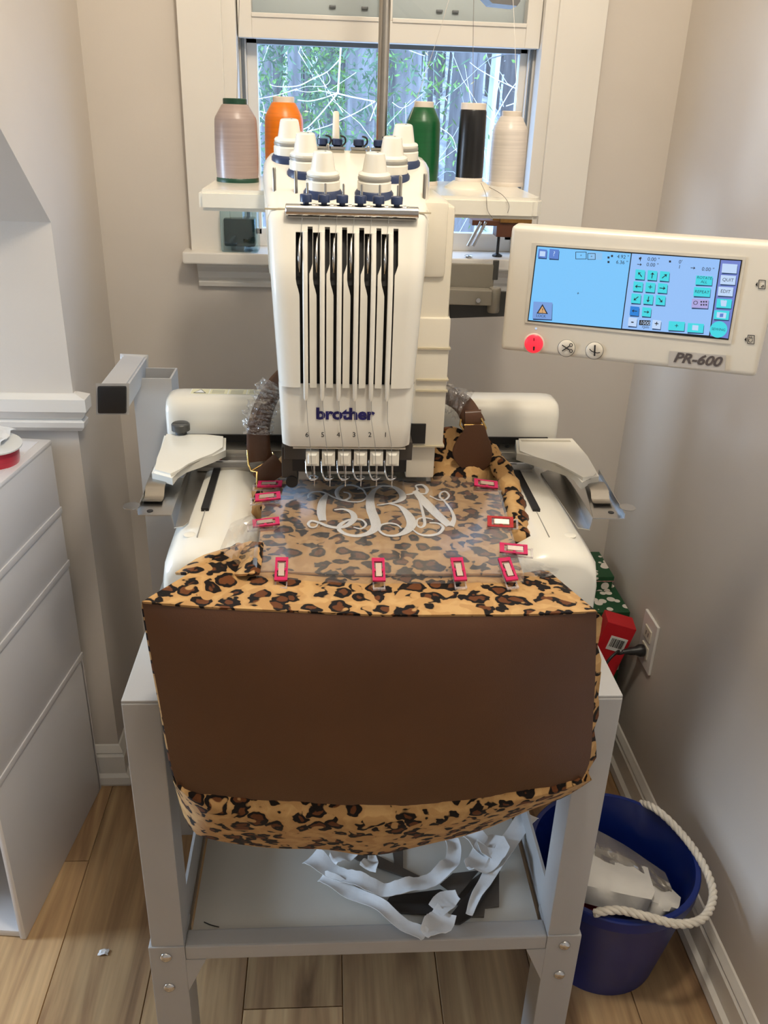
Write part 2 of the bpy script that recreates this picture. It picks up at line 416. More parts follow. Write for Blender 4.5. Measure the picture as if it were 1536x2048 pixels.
# ------------------------------------------------------------------ window_1
w1 = thing('window_1', 'white double hung window with its lower sash raised', None, (0.05, YB, WZ0), kind='structure')
def wpart(name, boxes, m=TRIM, bev=0.0012):
    bm = B()
    for b in boxes: box(bm, *b)
    return obj(name, bm, m, w1, bevel=bev if len(boxes) == 1 else 0)
wpart('casing', [(-0.327, -0.250, 0.918, YB, 1.076, 2.09)]); wpart('casing', [(0.352, 0.440, 0.918, YB, 1.076, 2.09)])
wpart('casing', [(-0.327, 0.440, 0.916, YB, 2.02, 2.11)])
wpart('jamb', [(-0.252, -0.226, 0.926, 1.05, 1.076, 2.02)]); wpart('jamb', [(0.328, 0.354, 0.926, 1.05, 1.076, 2.02)])
wpart('jamb_stop', [(-0.226, -0.214, 0.975, 1.05, 1.076, 2.02)]); wpart('jamb_stop', [(0.316, 0.328, 0.975, 1.05, 1.076, 2.02)])
wpart('window_stool', [(-0.341, 0.455, 0.890, 1.05, 1.055, 1.077)], bev=0.003)
bm = profile_strip(B(), [(0, 0), (0.010, 0), (0.012, 0.008), (0.008, 0.012), (0.014, 0.018), (0.016, 0.030), (0.024, 0.040), (0.026, 0.049), (0, 0.049)], (-0.318, YB, 1.006), (0.432, YB, 1.006), (0, -1, 0))
obj('window_apron', bm, TRIM, w1)
# raised lower sash
wpart('sash_stile', [(-0.224, -0.199, 0.945, 0.975, 1.447, 1.95)]); wpart('sash_stile', [(0.300, 0.327, 0.945, 0.975, 1.447, 1.95)])
wpart('sash_rail', [(-0.199, 0.300, 0.945, 0.975, 1.447, 1.482)]); wpart('sash_rail', [(-0.199, 0.300, 0.945, 0.975, 1.90, 1.95)])
wpart('sash_muntin', [(0.034, 0.054, 0.947, 0.973, 1.482, 1.90)])
wpart('glazing_bead', [(-0.199, 0.034, 0.942, 0.950, 1.480, 1.487)]); wpart('glazing_bead', [(0.054, 0.300, 0.942, 0.950, 1.480, 1.487)])
wpart('pane', [(-0.199, 0.034, 0.958, 0.960, 1.482, 1.90)], GLASS, 0); wpart('pane', [(0.054, 0.300, 0.958, 0.960, 1.482, 1.90)], GLASS, 0)
# outer upper sash seen through the raised one
SHADEW = mat('pale_sash_panel', sr(214, 226, 228), 0.5, var=0.03, scale=8)
ALU = mat('grey_aluminium', sr(120, 124, 126), 0.4, 0.6, var=0.05)
wpart('upper_sash_panel', [(-0.212, 0.314, 1.012, 1.020, 1.486, 1.95)], SHADEW); wpart('upper_sash_rail', [(-0.212, 0.314, 0.985, 1.012, 1.479, 1.490)], ALU)
for x in (-0.06, 0.00, 0.14, 0.17): wpart('sash_lift', [(x, x+0.012, 1.006, 1.012, 1.504, 1.509)], ALU)
# storm frame and its pane around the open half
wpart('storm_stile', [(-0.214, -0.194, 0.99, 1.012, 1.10, 1.46)]); wpart('storm_stile', [(0.302, 0.316, 0.99, 1.012, 1.10, 1.46)])
wpart('storm_track', [(-0.222, -0.216, 0.97, 0.99, 1.077, 1.46)], ALU); wpart('storm_track', [(0.318, 0.323, 0.97, 0.99, 1.077, 1.46)], ALU)
wpart('storm_rail', [(-0.214, 0.316, 0.99, 1.012, 1.440, 1.462)], ALU); wpart('storm_rail', [(-0.214, 0.316, 0.99, 1.012, 1.077, 1.112)])
wpart('pane', [(-0.194, 0.302, 1.000, 1.002, 1.112, 1.440)], GLASS, 0)
# ------------------------------------------------------------------ ceiling lamp (above and behind the camera)
def ceiling_lamp(x, y, label):
    t = thing('ceiling_lamp', label, 'lamp', (x, y, ZC), group='flush ceiling lamps')
    obj('lamp_base', lathe(B(), [(0.09, 0), (0.09, -0.02), (0.075, -0.03)], (x, y, ZC), n=32), CHROME, t, smooth=40)
    obj('lamp_shade', lathe(B(), [(0.13, -0.03), (0.125, -0.05), (0.10, -0.075), (0.06, -0.09), (0.0, -0.095)], (x, y, ZC), n=32, capb=False), emit('lamp_glow', (1, 0.84, 0.64, 1), 4.0, (0.8, 0.8, 0.8, 1)), t, smooth=60)
    l = bpy.data.lights.new('lamp_bulb', 'POINT'); l.shadow_soft_size = 0.07; l.energy = LAMP_POWER; l.color = (1.0, 0.90, 0.75)
    o = bpy.data.objects.new('lamp_bulb', l); link(o); o.location = (x, y, ZC-0.18)
    o.parent = t; o.matrix_parent_inverse = Matrix.Translation(-Vector((x, y, ZC)))
ceiling_lamp(0.10, -0.22, 'flush glass ceiling lamp above the machine')

# ================================================================== THE WOODS OUTSIDE
def woods():
    LITTER = mat('leaf_litter', sr(200, 194, 190), 0.9, var=0.45, scale=9, bump=0.6, bscale=30)
    BARK = mat('tree_bark', sr(118, 112, 110), 0.9, var=0.35, scale=14, stretch=(1, 1, 0.15), bump=0.6, bscale=40)
    PALE = mat('pale_bark', sr(214, 214, 208), 0.8, var=0.15, scale=20, stretch=(1, 1, 0.2))
    PINE = mat('pine_foliage', sr(78, 98, 72), 0.9, var=0.4, scale=8)
    PINEB = mat('pine_foliage_light', sr(108, 140, 70), 0.9, var=0.4, scale=8)
    BEECH = mat('dry_beech_leaf', sr(196, 168, 120), 0.8, var=0.3, scale=8)
    rnd = random.Random(3)
    rows = []
    for j in range(26):
        y = 3.0 + j*1.5; row = []
        for i in range(30):
            x = -14 + i*1.0; row.append((x, y, -3.0 + (y-3)*0.46 + 0.25*math.sin(x*1.3+y) + rnd.uniform(-.15, .15)))
        rows.append(row)
    bm = B(); grid(bm, rows)
    tag(obj('hillside', bm, LITTER, smooth=80), kind='structure', label='leaf covered hillside rising behind the window')
    def tz(y): return -3.0 + (y-3)*0.46
    def trunk(bm, x, y, r, lean=0.0, h=16):
        pts = [(x + lean*t*h + 0.06*math.sin(t*9+x*3), y, tz(y)-0.3 + t*h) for t in [0, .12, .25, .4, .55, .7, .85, 1]]
        tube(bm, pts, [r*1.25, r*1.05, r, r*.94, r*.88, r*.8, r*.7, r*.55], n=10)
    def limbs(bm, x, y, z0, n, ln, r):
        for i in range(n):
            a = rnd.uniform(0, 6.28); z = z0 + rnd.uniform(0, 4.5); p = Vector((x, y, z)); pts = [p]; d = Vector((math.cos(a), 0.5*math.sin(a), rnd.uniform(0.0, .6)))
            for k in range(6):
                d = (d + Vector((rnd.uniform(-.3, .3), rnd.uniform(-.3, .3), rnd.uniform(-.2, .25)))).normalized(); p = p + d*ln/6; pts.append(p)
            tube(bm, pts, [r*(1-k/8) for k in range(7)], n=5)
    def foliage(bm, c, rad, n, s):
        for i in range(n):
            d = Vector((rnd.gauss(0, .5), rnd.gauss(0, .5), rnd.gauss(0, .5))); p = Vector(c) + Vector((d.x*rad[0], d.y*rad[1], d.z*rad[2]))
            a = Vector((rnd.uniform(-1, 1), rnd.uniform(-1, 1), rnd.uniform(-1, 1))).normalized()*s*rnd.uniform(.5, 1.3); b = Vector((rnd.uniform(-1, 1), rnd.uniform(-1, 1), rnd.uniform(-1, 1))).normalized()*s*0.5
            vs = [bm.verts.new(q) for q in (p-a, p-b*.6, p+a, p+b*.6)]; bm.faces.new(vs)
    # big trunks one by one: photo x position, distance, width
    big = [(545, 9, .13), (590, 14, .18), (655, 11, .16), (700, 7.5, .12), (735, 16, .22), (800, 8, .15), (850, 15, .2), (895, 20, .22), (935, 9.5, .17), (985, 14, .2), (1015, 11, .13), (1040, 18, .22), (560, 20, .2), (625, 24, .3), (670, 22, .25), (760, 26, .3), (825, 24, .25), (960, 25, .3)]
    ordi = 'first second third fourth fifth sixth seventh eighth ninth tenth eleventh twelfth thirteenth fourteenth fifteenth sixteenth seventeenth eighteenth'.split()
    order = sorted(range(len(big)), key=lambda k: big[k][0])
    for i, (px, y, r) in enumerate(big):
        x = U(px, 280, 'Y', y).x
        t = thing('woodland_tree', None, 'tree', (x, y, tz(y)), group='bare trees outside the window')
        far = 'near' if y < 12 else 'far'
        tag(t, f'{far} bare tree trunk outside, {ordi[order.index(i)]} from the left through the window')
        bm = B(); trunk(bm, x, y, r, rnd.uniform(-.02, .02)); obj('trunk', bm, BARK if i % 4 else PALE if y > 12 else BARK, t, smooth=60)
        for q in range(3):
            bm = B(); limbs(bm, x, y, max(0.3, tz(y)+1.2), 1, 1.5, 0.008); obj('limb', bm, PALE if i % 5 == 0 else BARK, t, smooth=60)
    # evergreens, left half
    for px, y, cz, m, lab in [(590, 6.5, 1.9, PINE, 'young dark green pine behind the grey thread cone'), (700, 8, 1.6, PINEB, 'light green pine sapling left of the silver mast'), (660, 10, 2.6, PINE, 'tall dark green pine in the middle of the left pane'), (1010, 12, 3.2, PINEB, 'sparse green pine at the right pane edge')]:
        x = U(px, 280, 'Y', y).x
        t = thing('pine_tree', lab, 'tree', (x, y, tz(y)), group='pines outside the window')
        bm = B(); tube(bm, [(x, y, tz(y)-.2), (x, y, 2), (x, y, 5)], [.06, .05, .03], n=8); obj('trunk', bm, BARK, t, smooth=60)
        bm = B(); foliage(bm, (x, y, cz), (1.0, .8, 1.8), 4200 if px < 900 else 1500, .045); o = obj('foliage', bm, m, t); o['kind'] = 'stuff'
    # thin far stems and undergrowth: beyond counting
    bm = B()
    for i in range(200):
        y = rnd.uniform(9, 38); x = rnd.uniform(-.3, .36)*y*1.0; r = rnd.uniform(.012, .06)
        z = tz(y); l = rnd.uniform(-.12, .12)
        tube(bm, [(x, y, z), (x+l*2, y, z+3), (x+l*5+rnd.uniform(-.4, .4), y, z+8), (x+l*9, y, z+14)], [r, r*.9, r*.7, r*.4], n=5)
    for i in range(420):
        y = rnd.uniform(5, 18); x = rnd.uniform(-.3, .36)*y; z = tz(y)+rnd.uniform(0, 3); p = Vector((x, y, z)); pts = [p]; d = Vector((rnd.uniform(-1, 1), rnd.uniform(-.4, .4), rnd.uniform(-.1, 1)))
        for k in range(6):
            d = (d+Vector((rnd.uniform(-.5, .5), rnd.uniform(-.5, .5), rnd.uniform(-.4, .4)))).normalized(); p = p+d*.25; pts.append(p)
        tube(bm, pts, [.0045*(1-k/8) for k in range(7)], n=4)
    bs = B()
    for i in range(380):
        y = rnd.uniform(8, 36); x = rnd.uniform(-.3, .36)*y; r = rnd.uniform(.012, .07); z = tz(y); l = rnd.uniform(-.08, .08)
        tube(bs, [(x, y, z), (x+l*2, y, z+3), (x+l*5+rnd.uniform(-.3, .3), y, z+8), (x+l*9, y, z+14)], [r, r*.9, r*.7, r*.4], n=5)
    o = obj('saplings', bs, BARK, smooth=60); tag(o, 'crowd of thin grey saplings far back in the woods', 'saplings', kind='stuff')
    o = obj('undergrowth', bm, PALE, smooth=60); tag(o, 'tangle of pale thin stems and twigs filling the woods', 'undergrowth', kind='stuff')
    bm = B()
    for i in range(900):
        y = rnd.uniform(6, 20); x = rnd.uniform(-.3, .36)*y; z = tz(y)+rnd.uniform(.1, 2.6)
        foliage(bm, (x, y, z), (.2, .2, .2), 2, .03)
    o = obj('beech_leaves', bm, BEECH); tag(o, 'scattered dry tan leaves still hanging in the woods', 'leaves', kind='stuff')
    # pale forked branch close to the glass
    t = thing('bare_branch', 'pale forked bare branch hanging just outside the left pane', 'branch', U(677, 185, 'Y', 2.6))
    def br(pts, r0, r1, y=2.6):
        P = [U(a, b, 'Y', y + 0.25*math.sin(i*1.7)) for i, (a, b) in enumerate(pts)]; P = spline(P, 5)
        n = len(P); return tube(B(), P, [0.62*(r0+(r1-r0)*k/(n-1)) for k in range(n)], n=6)
    a0 = U(684, 60, 'Y', 2.6); obj('trunk', tube(B(), spline([(-1.7, 3.4, -3.1), (-1.65, 3.4, 0), (-1.6, 3.35, 2.2), (-1.1, 3.1, 3.0), (a0.x-0.3, 2.75, 3.0), (a0.x, 2.6, 2.4), a0], 5), [.07-.065*k/30 for k in range(31)], n=8), BARK, t, smooth=60)
    for pts, r0, r1 in [([(684, 60), (680, 118), (676, 185)], .0062, .0052), ([(676, 185), (650, 195), (620, 202), (596, 200)], .004, .002), ([(676, 185), (652, 215), (630, 240), (608, 258), (570, 262)], .0044, .002),
                        ([(676, 187), (700, 193), (730, 199), (750, 203)], .0044, .003), ([(750, 203), (715, 224), (685, 238), (655, 252), (612, 264)], .003, .0018), ([(742, 203), (751, 233)], .0018, .001),
                        ([(681, 117), (655, 143), (625, 158), (594, 172), (555, 173), (540, 169)], .0036, .0018), ([(594, 178), (555, 190), (516, 198)], .003, .0015), ([(654, 144), (660, 160), (648, 172), (612, 173), (590, 182)], .0018, .001),
                        ([(676, 187), (645, 182), (615, 184), (592, 180)], .002, .001), ([(712, 145), (690, 160), (660, 180)], .002, .001), ([(636, 240), (640, 262), (637, 290)], .0018, .001)]:
        obj('twig', br(pts, r0, r1), PALE, t, smooth=60)
    t = thing('bare_branch', 'thin drooping bare branch outside the right pane', 'branch', U(950, 150, 'Y', 3.0))
    a0 = U(1060, 190, 'Y', 3.0); obj('trunk', tube(B(), spline([(2.1, 3.6, -2.9), (2.1, 3.6, -0.5), (2.0, 3.5, 1.0), (1.6, 3.3, 1.7), (1.2, 3.1, 1.65), a0], 5), [.06-.056*k/25 for k in range(26)], n=8), BARK, t, smooth=60)
    for pts, r0, r1 in [([(1060, 190), (1000, 162), (960, 140), (940, 125)], .0032, .0016), ([(1000, 162), (990, 200), (984, 240)], .002, .001), ([(805, 95), (830, 105), (850, 112)], .003, .002), ([(785, 205), (800, 215), (815, 212), (845, 188)], .0026, .001), ([(880, 255), (905, 275), (915, 310)], .0028, .001)]:
        obj('twig', br(pts, r0, r1, 3.0), PALE, t, smooth=60)
woods()
# ================================================================== THE STAND
ZS = 0.700   # stand top
stand = thing('machine_stand', 'grey painted steel stand with a white lower shelf under the embroidery machine', 'stand', (0, 0.275, 0))
def sp(name, bm, m=PAINT, **k): return obj(name, bm, m, stand, **k)
SD = 0.55
# top frame: rim plates with a shallow deck
bm = B(); box(bm, -0.302, 0.302, 0.0, SD, ZS-0.004, ZS); sp('top_plate', bm, bevel=0.001)
sp('top_rail', bx(-0.302, 0.302, 0.0, 0.004, ZS-0.050, ZS-0.004)); sp('top_rail', bx(-0.302, 0.302, SD-0.004, SD, ZS-0.050, ZS-0.004))
sp('top_rail', bx(-0.302, -0.298, 0.004, SD-0.004, ZS-0.050, ZS-0.004)); sp('top_rail', bx(0.298, 0.302, 0.004, SD-0.004, ZS-0.050, ZS-0.004))
for sx in (-1, 1):
    for y0 in (0.0, SD-0.05):
        a, b = sorted((sx*0.302, sx*0.257))
        sp('leg', bx(a, b, y0-0.001 if y0 == 0 else y0, y0+0.05, 0.278, ZS-0.004), bevel=0.0015)
        # lower leg with its gusset plate on the front
        a2, b2 = sorted((sx*0.306, sx*0.256))
        leg = sp('lower_leg', bx(a2, b2, y0-0.003, y0+0.052, 0.0, 0.2785), bevel=0.0015)
        if y0 == 0:
            g = [(sx*0.256, -0.003, 0.252), (sx*0.228, -0.003, 0.252), (sx*0.256, -0.003, 0.187)]
            sp('gusset', prism(B(), g, (0, 0.003, 0)))
            for z in (0.259, 0.196):
                sp('bolt', lathe(B(), [(0.0085, 0), (0.0085, 0.001), (0.007, 0.003), (0.004, 0.0045), (0, 0.005)], (sx*0.283, -0.003, z), (0, -1, 0), n=20), CHROME, smooth=50)
sp('shelf_rail', bx(-0.256, 0.256, -0.003, 0.026, 0.252, 0.2785), bevel=0.003)
sp('shelf_rail', bx(-0.256, 0.256, SD-0.026, SD, 0.252, 0.2785))
for sx in (-1, 1):
    a, b = sorted((sx*0.262, sx*0.258)); sp('shelf_side', bx(a, b, 0.05, SD-0.05, 0.245, 0.335))
ZSH = 0.272
sp('shelf', bx(-0.250, 0.250, 0.026, SD-0.026, ZSH-0.016, ZSH), SHELFW)
# square-tube post with a capped cross bar, at the stand's left side
pl, pr_ = U(268, 757, 'Y', 0.485).x, U(346, 757, 'Y', 0.485).x
def hollow(bm, x0, x1, y0, y1, z0, z1, w=0.003):
    o = [(x0, y0), (x1, y0), (x1, y1), (x0, y1)]; n = [(x0+w, y0+w), (x1-w, y0+w), (x1-w, y1-w), (x0+w, y1-w)]
    R_ = [[bm.verts.new((x, y, z)) for x, y in q] for q, z in ((o, z0), (o, z1), (n, z1), (n, z0))]
    for a, b in zip(R_, R_[1:]+R_[:1]):
        for k in range(4): bm.faces.new((a[k], a[(k+1) % 4], b[(k+1) % 4], b[k]))
    return bm
sp('post', hollow(B(), pl, pr_, 0.470, 0.530, 0.0, U(300, 757, 'Y', 0.470).z))
fr4 = [U(196, 771, 'Y', 0.300), U(254, 771, 'Y', 0.300), U(254, 825, 'Y', 0.300), U(197, 825, 'Y', 0.300)]
bk4 = [U(244, 711, 'Y', 0.535), U(293, 713, 'Y', 0.535)]; bk4 += [bk4[1]+(fr4[2]-fr4[1]), bk4[0]+(fr4[3]-fr4[0])]
bm = B(); vs = grid(bm, [fr4, bk4], close=True); bm.faces.new(vs[0]); bm.faces.new(vs[1][::-1]); sp('cross_bar', bm, bevel=0.003, smooth=40)
cc = sum(fr4, Vector())/4; bm = prism(B(), [cc+(p-cc)*1.01 for p in fr4], (0, -0.006, 0)); sp('end_cap', bm, BLACKP, bevel=0.003, smooth=40)

# ================================================================== THE EMBROIDERY MACHINE
mc = thing('embroidery_machine', 'white six-needle embroidery machine with a touch screen on the steel stand', 'machine', (0.0, 0.28, ZS))
def mp(name, bm, m=WHITE, parent=None, **k): return obj(name, bm, m, parent or mc, **k)
# ---- base: two long feet and a low deck
def foot(sx):
    cx = 0.010
    rows = []
    sec = [(0.272, 0.000), (0.272, 0.105), (0.268, 0.128), (0.256, 0.142), (0.240, 0.147), (0.205, 0.149), (0.185, 0.146), (0.168, 0.134), (0.150, 0.100), (0.135, 0.062), (0.110, 0.045), (0.110, 0.000)]
    for y, s, dz in [(0.078, 0.90, 0.0), (0.084, 0.955, 0.0), (0.098, 0.99, 0.0), (0.130, 1.0, 0), (0.30, 1.0, 0), (0.42, 1.0, 0), (0.52, 0.99, 0)]:
        row = []
        for x, h in sec:
            xx = 0.19 + (x-0.19)*s
            hh = min(h*(0.90 if s < 0.93 else 0.965 if s < .97 else 1.0), 0.2) + (y-0.1)*0.012
            row.append((cx+sx*xx, y, ZS+0.004+hh))
        rows.append(row)
    bm = B(); vs = grid(bm, rows); bm.faces.new(vs[0]); bm.faces.new(vs[-1][::-1])
    o = mp('base_foot', bm, smooth=50)
    y0, y1 = 0.20, 0.36
    xx = -0.221 if sx < 0 else 0.222
    bm = bx(xx-0.005, xx+0.005, y0, y1, ZS+0.100, ZS+0.1575); mp('foot_slot', bm, DARK, o)
    obj('cover_seam', bx(xx+sx*0.0-0.0004, xx+0.0004, 0.125, 0.20, ZS+0.12, ZS+0.1545), GREYP, o)
    obj('screw_cap', lathe(B(), [(0.0075, 0), (0.0075, 0.0012), (0.006, 0.0016)], (cx+sx*0.242, 0.135, ZS+0.1505), n=20), WHITE, o, smooth=40)
    return o
foot(-1); foot(1)
mp('base_deck', bx(-0.11, 0.13, 0.13, 0.52, ZS+0.002, ZS+0.050), bevel=0.008)
for sx in (-1, 1):
    for y in (0.13, 0.46): mp('rubber_foot', lathe(B(), [(0.018, 0), (0.018, 0.006)], (0.01+sx*0.2, y, ZS), n=16), BLACKP)
mp('cylinder_arm', bx(-0.028, 0.032, 0.20, 0.52, ZS+0.062, ZS+0.150), bevel=0.01, smooth=50)
mp('rear_body', bx(-0.09, 0.11, 0.50, 0.60, ZS+0.006, 1.19), CREAM, bevel=0.012, smooth=50)
# ---- carriage beam
BP = [(0.400, 0.884), (0.400, 0.918), (0.4015, 0.926), (0.406, 0.934), (0.413, 0.9395), (0.422, 0.9415), (0.452, 0.9415), (0.462, 0.938), (0.468, 0.930), (0.470, 0.918), (0.470, 0.884)]
cyb, czb = 0.436, 0.905; rows = []
for x, sc in [(-0.303, 0.72), (-0.3015, 0.84), (-0.297, 0.93), (-0.290, 0.98), (-0.280, 1), (0.274, 1), (0.284, 0.98), (0.291, 0.93), (0.2955, 0.84), (0.297, 0.72)]:
    rows.append([(x, cyb+(y-cyb)*sc, czb+(z-czb)*sc if z > 0.89 else z) for y, z in BP])
bm = B(); vs = grid(bm, rows, close=True); bm.faces.new(vs[0]); bm.faces.new(vs[-1][::-1])
beam = mp('carriage_beam', bm, smooth=45)
mp('carriage_gap', bx(-0.285, 0.280, 0.396, 0.402, 0.874, 0.887), DARK)
mp('carriage_rail', bx(-0.26, 0.255, 0.362, 0.400, 0.862, 0.876), STEEL, bevel=0.001)
mp('carriage_rail', bx(-0.255, 0.250, 0.346, 0.362, 0.856, 0.866), CHROME, bevel=0.001)
mp('carriage_rail', bx(-0.250, 0.245, 0.336, 0.346, 0.853, 0.859), STEEL)
for x in (-0.18, 0.185, 0.20, 0.215): mp('rail_screw', lathe(B(), [(0.0035, 0), (0.0035, 0.002)], (x, 0.385, 0.876), n=12), BLACKP)
# warning sticker on the beam top
st = mp('warning_sticker', bx(-0.268, -0.155, 0.424, 0.450, 0.9415, 0.9420), WHITEC)
for i in range(4):
    x0 = -0.267+i*0.0282
    obj('sticker_cell', bx(x0, x0+0.027, 0.425, 0.449, 0.9420, 0.9422), mat('sticker_cream', sr(222, 216, 178), 0.6), st)
    if i: 
        bm = B()
        for k in range(5): box(bm, x0+0.003, x0+0.022, 0.428+k*0.0036, 0.4292+k*0.0036, 0.9422, 0.9423)
        obj('sticker_lines', bm, GREYP, st)
bm = B(); prism(bm, [(-0.263, 0.428, 0.9423), (-0.244, 0.428, 0.9423), (-0.2535, 0.447, 0.9423)], (0, 0, 0.0002)); obj('warning_triangle', bm, BLACKI, st)
bm = B(); prism(bm, [(-0.2610, 0.4293, 0.9426), (-0.246, 0.4293, 0.9426), (-0.2535, 0.4440, 0.9426)], (0, 0, 0.0001)); obj('warning_triangle', bm, WHITEC, st)
# ---- hoop arms and metal brackets
ZA = 0.893
def arm(pts, slot=None):
    P = [U(x, y, 'Z', ZA) for x, y in pts]
    bm = prism(B(), P, (0, 0, -0.014))
    bmesh.ops.bevel(bm, geom=[e for e in bm.edges if all(v.co.z > ZA-0.001 for v in e.verts)], offset=0.004, segments=3, affect='EDGES')
    return mp('hoop_arm', bm, smooth=40)
la = arm([(328, 866), (414, 867), (452, 871), (451, 895), (425, 907), (399, 917), (372, 926), (354, 938), (344, 951), (303, 940), (314, 916)])
ra = arm([(1032, 875), (1148, 875), (1175, 912), (1199, 947), (1182, 950), (1165, 960), (1150, 942), (1130, 932), (1112, 926), (1072, 914), (1034, 902)])
kc = U(362, 862, 'Z', ZA+0.004)
k = obj('clamp_screw', lathe(B(), [(0.0085, -0.006), (0.0085, 0), (0.0135, 0.002), (0.0135, 0.011), (0.012, 0.0125)], kc, n=28), mat('dark_grey_plastic', sr(72, 72, 70), 0.4), la, smooth=40)
obj('screw_slot', bx(kc.x-0.012, kc.x+0.012, kc.y-0.0012, kc.y+0.0012, kc.z+0.0110, kc.z+0.0128), BLACKP, la)
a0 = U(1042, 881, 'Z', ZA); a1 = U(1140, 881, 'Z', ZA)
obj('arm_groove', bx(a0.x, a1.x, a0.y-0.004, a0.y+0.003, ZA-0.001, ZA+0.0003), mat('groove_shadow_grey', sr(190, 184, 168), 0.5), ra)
def bracket(sx, plate, flange, wall_a, wall_b, lip, tab, clip, hole):
    zp, zf = 0.868, 0.852
    P = [U(x, y, 'Z', zp) for x, y in plate]; br = mp('hoop_bracket', prism(B(), P, (0, 0, -0.0014)), ZINC)
    Q = [U(x, y, 'Z', zf) for x, y in flange]; obj('bracket_flange', prism(B(), Q, (0, 0, -0.0014)), ZINC, br)
    a = [U(x, y, 'Z', zp) for x, y in wall_a]; b = [U(x, y, 'Z', zf) for x, y in wall_b]
    bm = B(); prism(bm, [a[0], a[1], b[1], b[0]], (sx*0.0012, 0, 0)); obj('bracket_wall', bm, ZINC, br)
    l = [U(x, y, 'Z', zp) for x, y in lip]; bm = B(); prism(bm, [l[0], l[1], l[1]+Vector((0, 0, 0.007)), l[0]+Vector((0, 0, 0.007))], (sx*0.0012, 0, 0)); obj('bracket_lip', bm, ZINC, br)
    tcx, tcy, tw, th = tab; c = U(tcx, tcy, 'Z', zp+0.008); bm = B()
    prism(bm, [c + Vector((0.0105*math.cos(t*math.pi/10), 0.011*math.sin(t*math.pi/10), 0)) for t in range(20)], (0, 0, -0.0012)); obj('release_tab', bm, ZINC, br)
    # S-shaped spring clip
    C0 = U(*clip[0], 'Z', zp+0.006); C1 = U(*clip[1], 'Z', zp+0.006); d = (C1-C0); w = Vector((0.0125*1, 0, 0)); rows = []
    for t, h in [(0, 0.006), (0.15, 0.012), (0.4, 0.013), (0.6, 0.011), (0.72, 0.003), (0.85, 0.001), (1.0, 0.004)]:
        p = C0 + d*t + Vector((0, 0, h-0.006)); rows.append([p-w, p-w*.5, p+w*.5, p+w])
    bm = B(); grid(bm, rows); bmesh.ops.solidify(bm, geom=bm.faces[:], thickness=0.0008); obj('spring_clip', bm, STEEL, br, smooth=60)
    h = U(*hole, 'Z', zp); obj('bracket_hole', lathe(B(), [(0.004, 0), (0.004, 0.0006)], h, n=16), BLACKP, br)
bracket(1, [(306, 943), (366, 956), (341, 1030), (276, 1030)], [(385, 922), (416, 938), (377, 1044), (366, 1052), (348, 1055)], [(366, 956), (341, 1030)], [(385, 922), (348, 1055)], [(306, 943), (274, 1031)], (263, 1011, 0, 0), ((322, 955), (303, 1000)), (300, 1022))
bracket(-1, [(1167, 961), (1198, 948), (1249, 1037), (1187, 1036)], [(1082, 946), (1116, 931), (1180, 1059), (1156, 1055)], [(1142, 965), (1187, 1036)], [(1116, 931), (1180, 1059)], [(1198, 948), (1250, 1038)], (1255, 1014, 0, 0), ((1185, 966), (1208, 1004)), (1222, 1025))
c = U(424, 925, 'Z', 0.868); c.y = 0.352
s = mp('red_sticker', prism(B(), [c + Vector((0.012*math.cos(t*math.pi/10), 0.006*math.sin(t*math.pi/10), -0.0016)) for t in range(20)], (0, 0, 0.0006)), REDC)
# ---- head body (cream, behind the needle case)
mp('head_body', bx(-0.085, 0.095, 0.262, 0.505, 1.000, 1.235), CREAM, bevel=0.006, smooth=40)
hb = mp('head_side', bx(0.052, 0.097, 0.256, 0.48, 0.925, 1.100), CREAM, bevel=0.003, smooth=40)
for z in (0.925, 1.003, 1.018, 1.060): obj('side_step', bx(0.056, 0.0985, 0.253, 0.30, z, z+0.0022), mat('cream_shadow_line', sr(196, 184, 156), 0.5), hb)
obj('head_opening', bx(0.050, 0.072, 0.2535, 0.258, 0.930, 0.958), DARK, hb)
mp('head_block', bx(0.048, 0.0875, 0.262, 0.30, 0.876, 0.926), CREAM, bevel=0.003, smooth=40)
mp('head_block', bx(0.052, 0.086, 0.257, 0.42, 1.150, 1.240), CREAM, bevel=0.006, smooth=40)
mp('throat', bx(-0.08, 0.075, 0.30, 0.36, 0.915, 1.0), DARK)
# ---- needle case with slots
CX0, PITCH, NB = -0.0868, 0.0199, 6
def xl(z): return -0.121 - 0.011*max(0, min(1, (z-1.03)/0.2))
def xr(z): return 0.048 + 0.010*max(0, min(1, (z-1.03)/0.2))
PROF = [(0.1850, 1.028), (0.1850, 1.070), (0.1852, 1.110), (0.1858, 1.140), (0.1868, 1.152), (0.1885, 1.164), (0.1915, 1.175), (0.196, 1.186), (0.2005, 1.197), (0.205, 1.208), (0.2075, 1.214), (0.2105, 1.221), (0.2150, 1.228), (0.222, 1.2325)]
def sl_left(z):   # width of the left slot by height
    t = max(0, min(1, (z-1.138)/0.020)); return 0.0036 + 0.0042*t*t*(3-2*t)
def sl_right(z):
    t = max(0, min(1, (z-1.163)/0.012)); return 0.0019 + 0.0038*t*t*(3-2*t)
BW = 0.0030
ZTOPL, ZTOPR = 1.2085, 1.2145
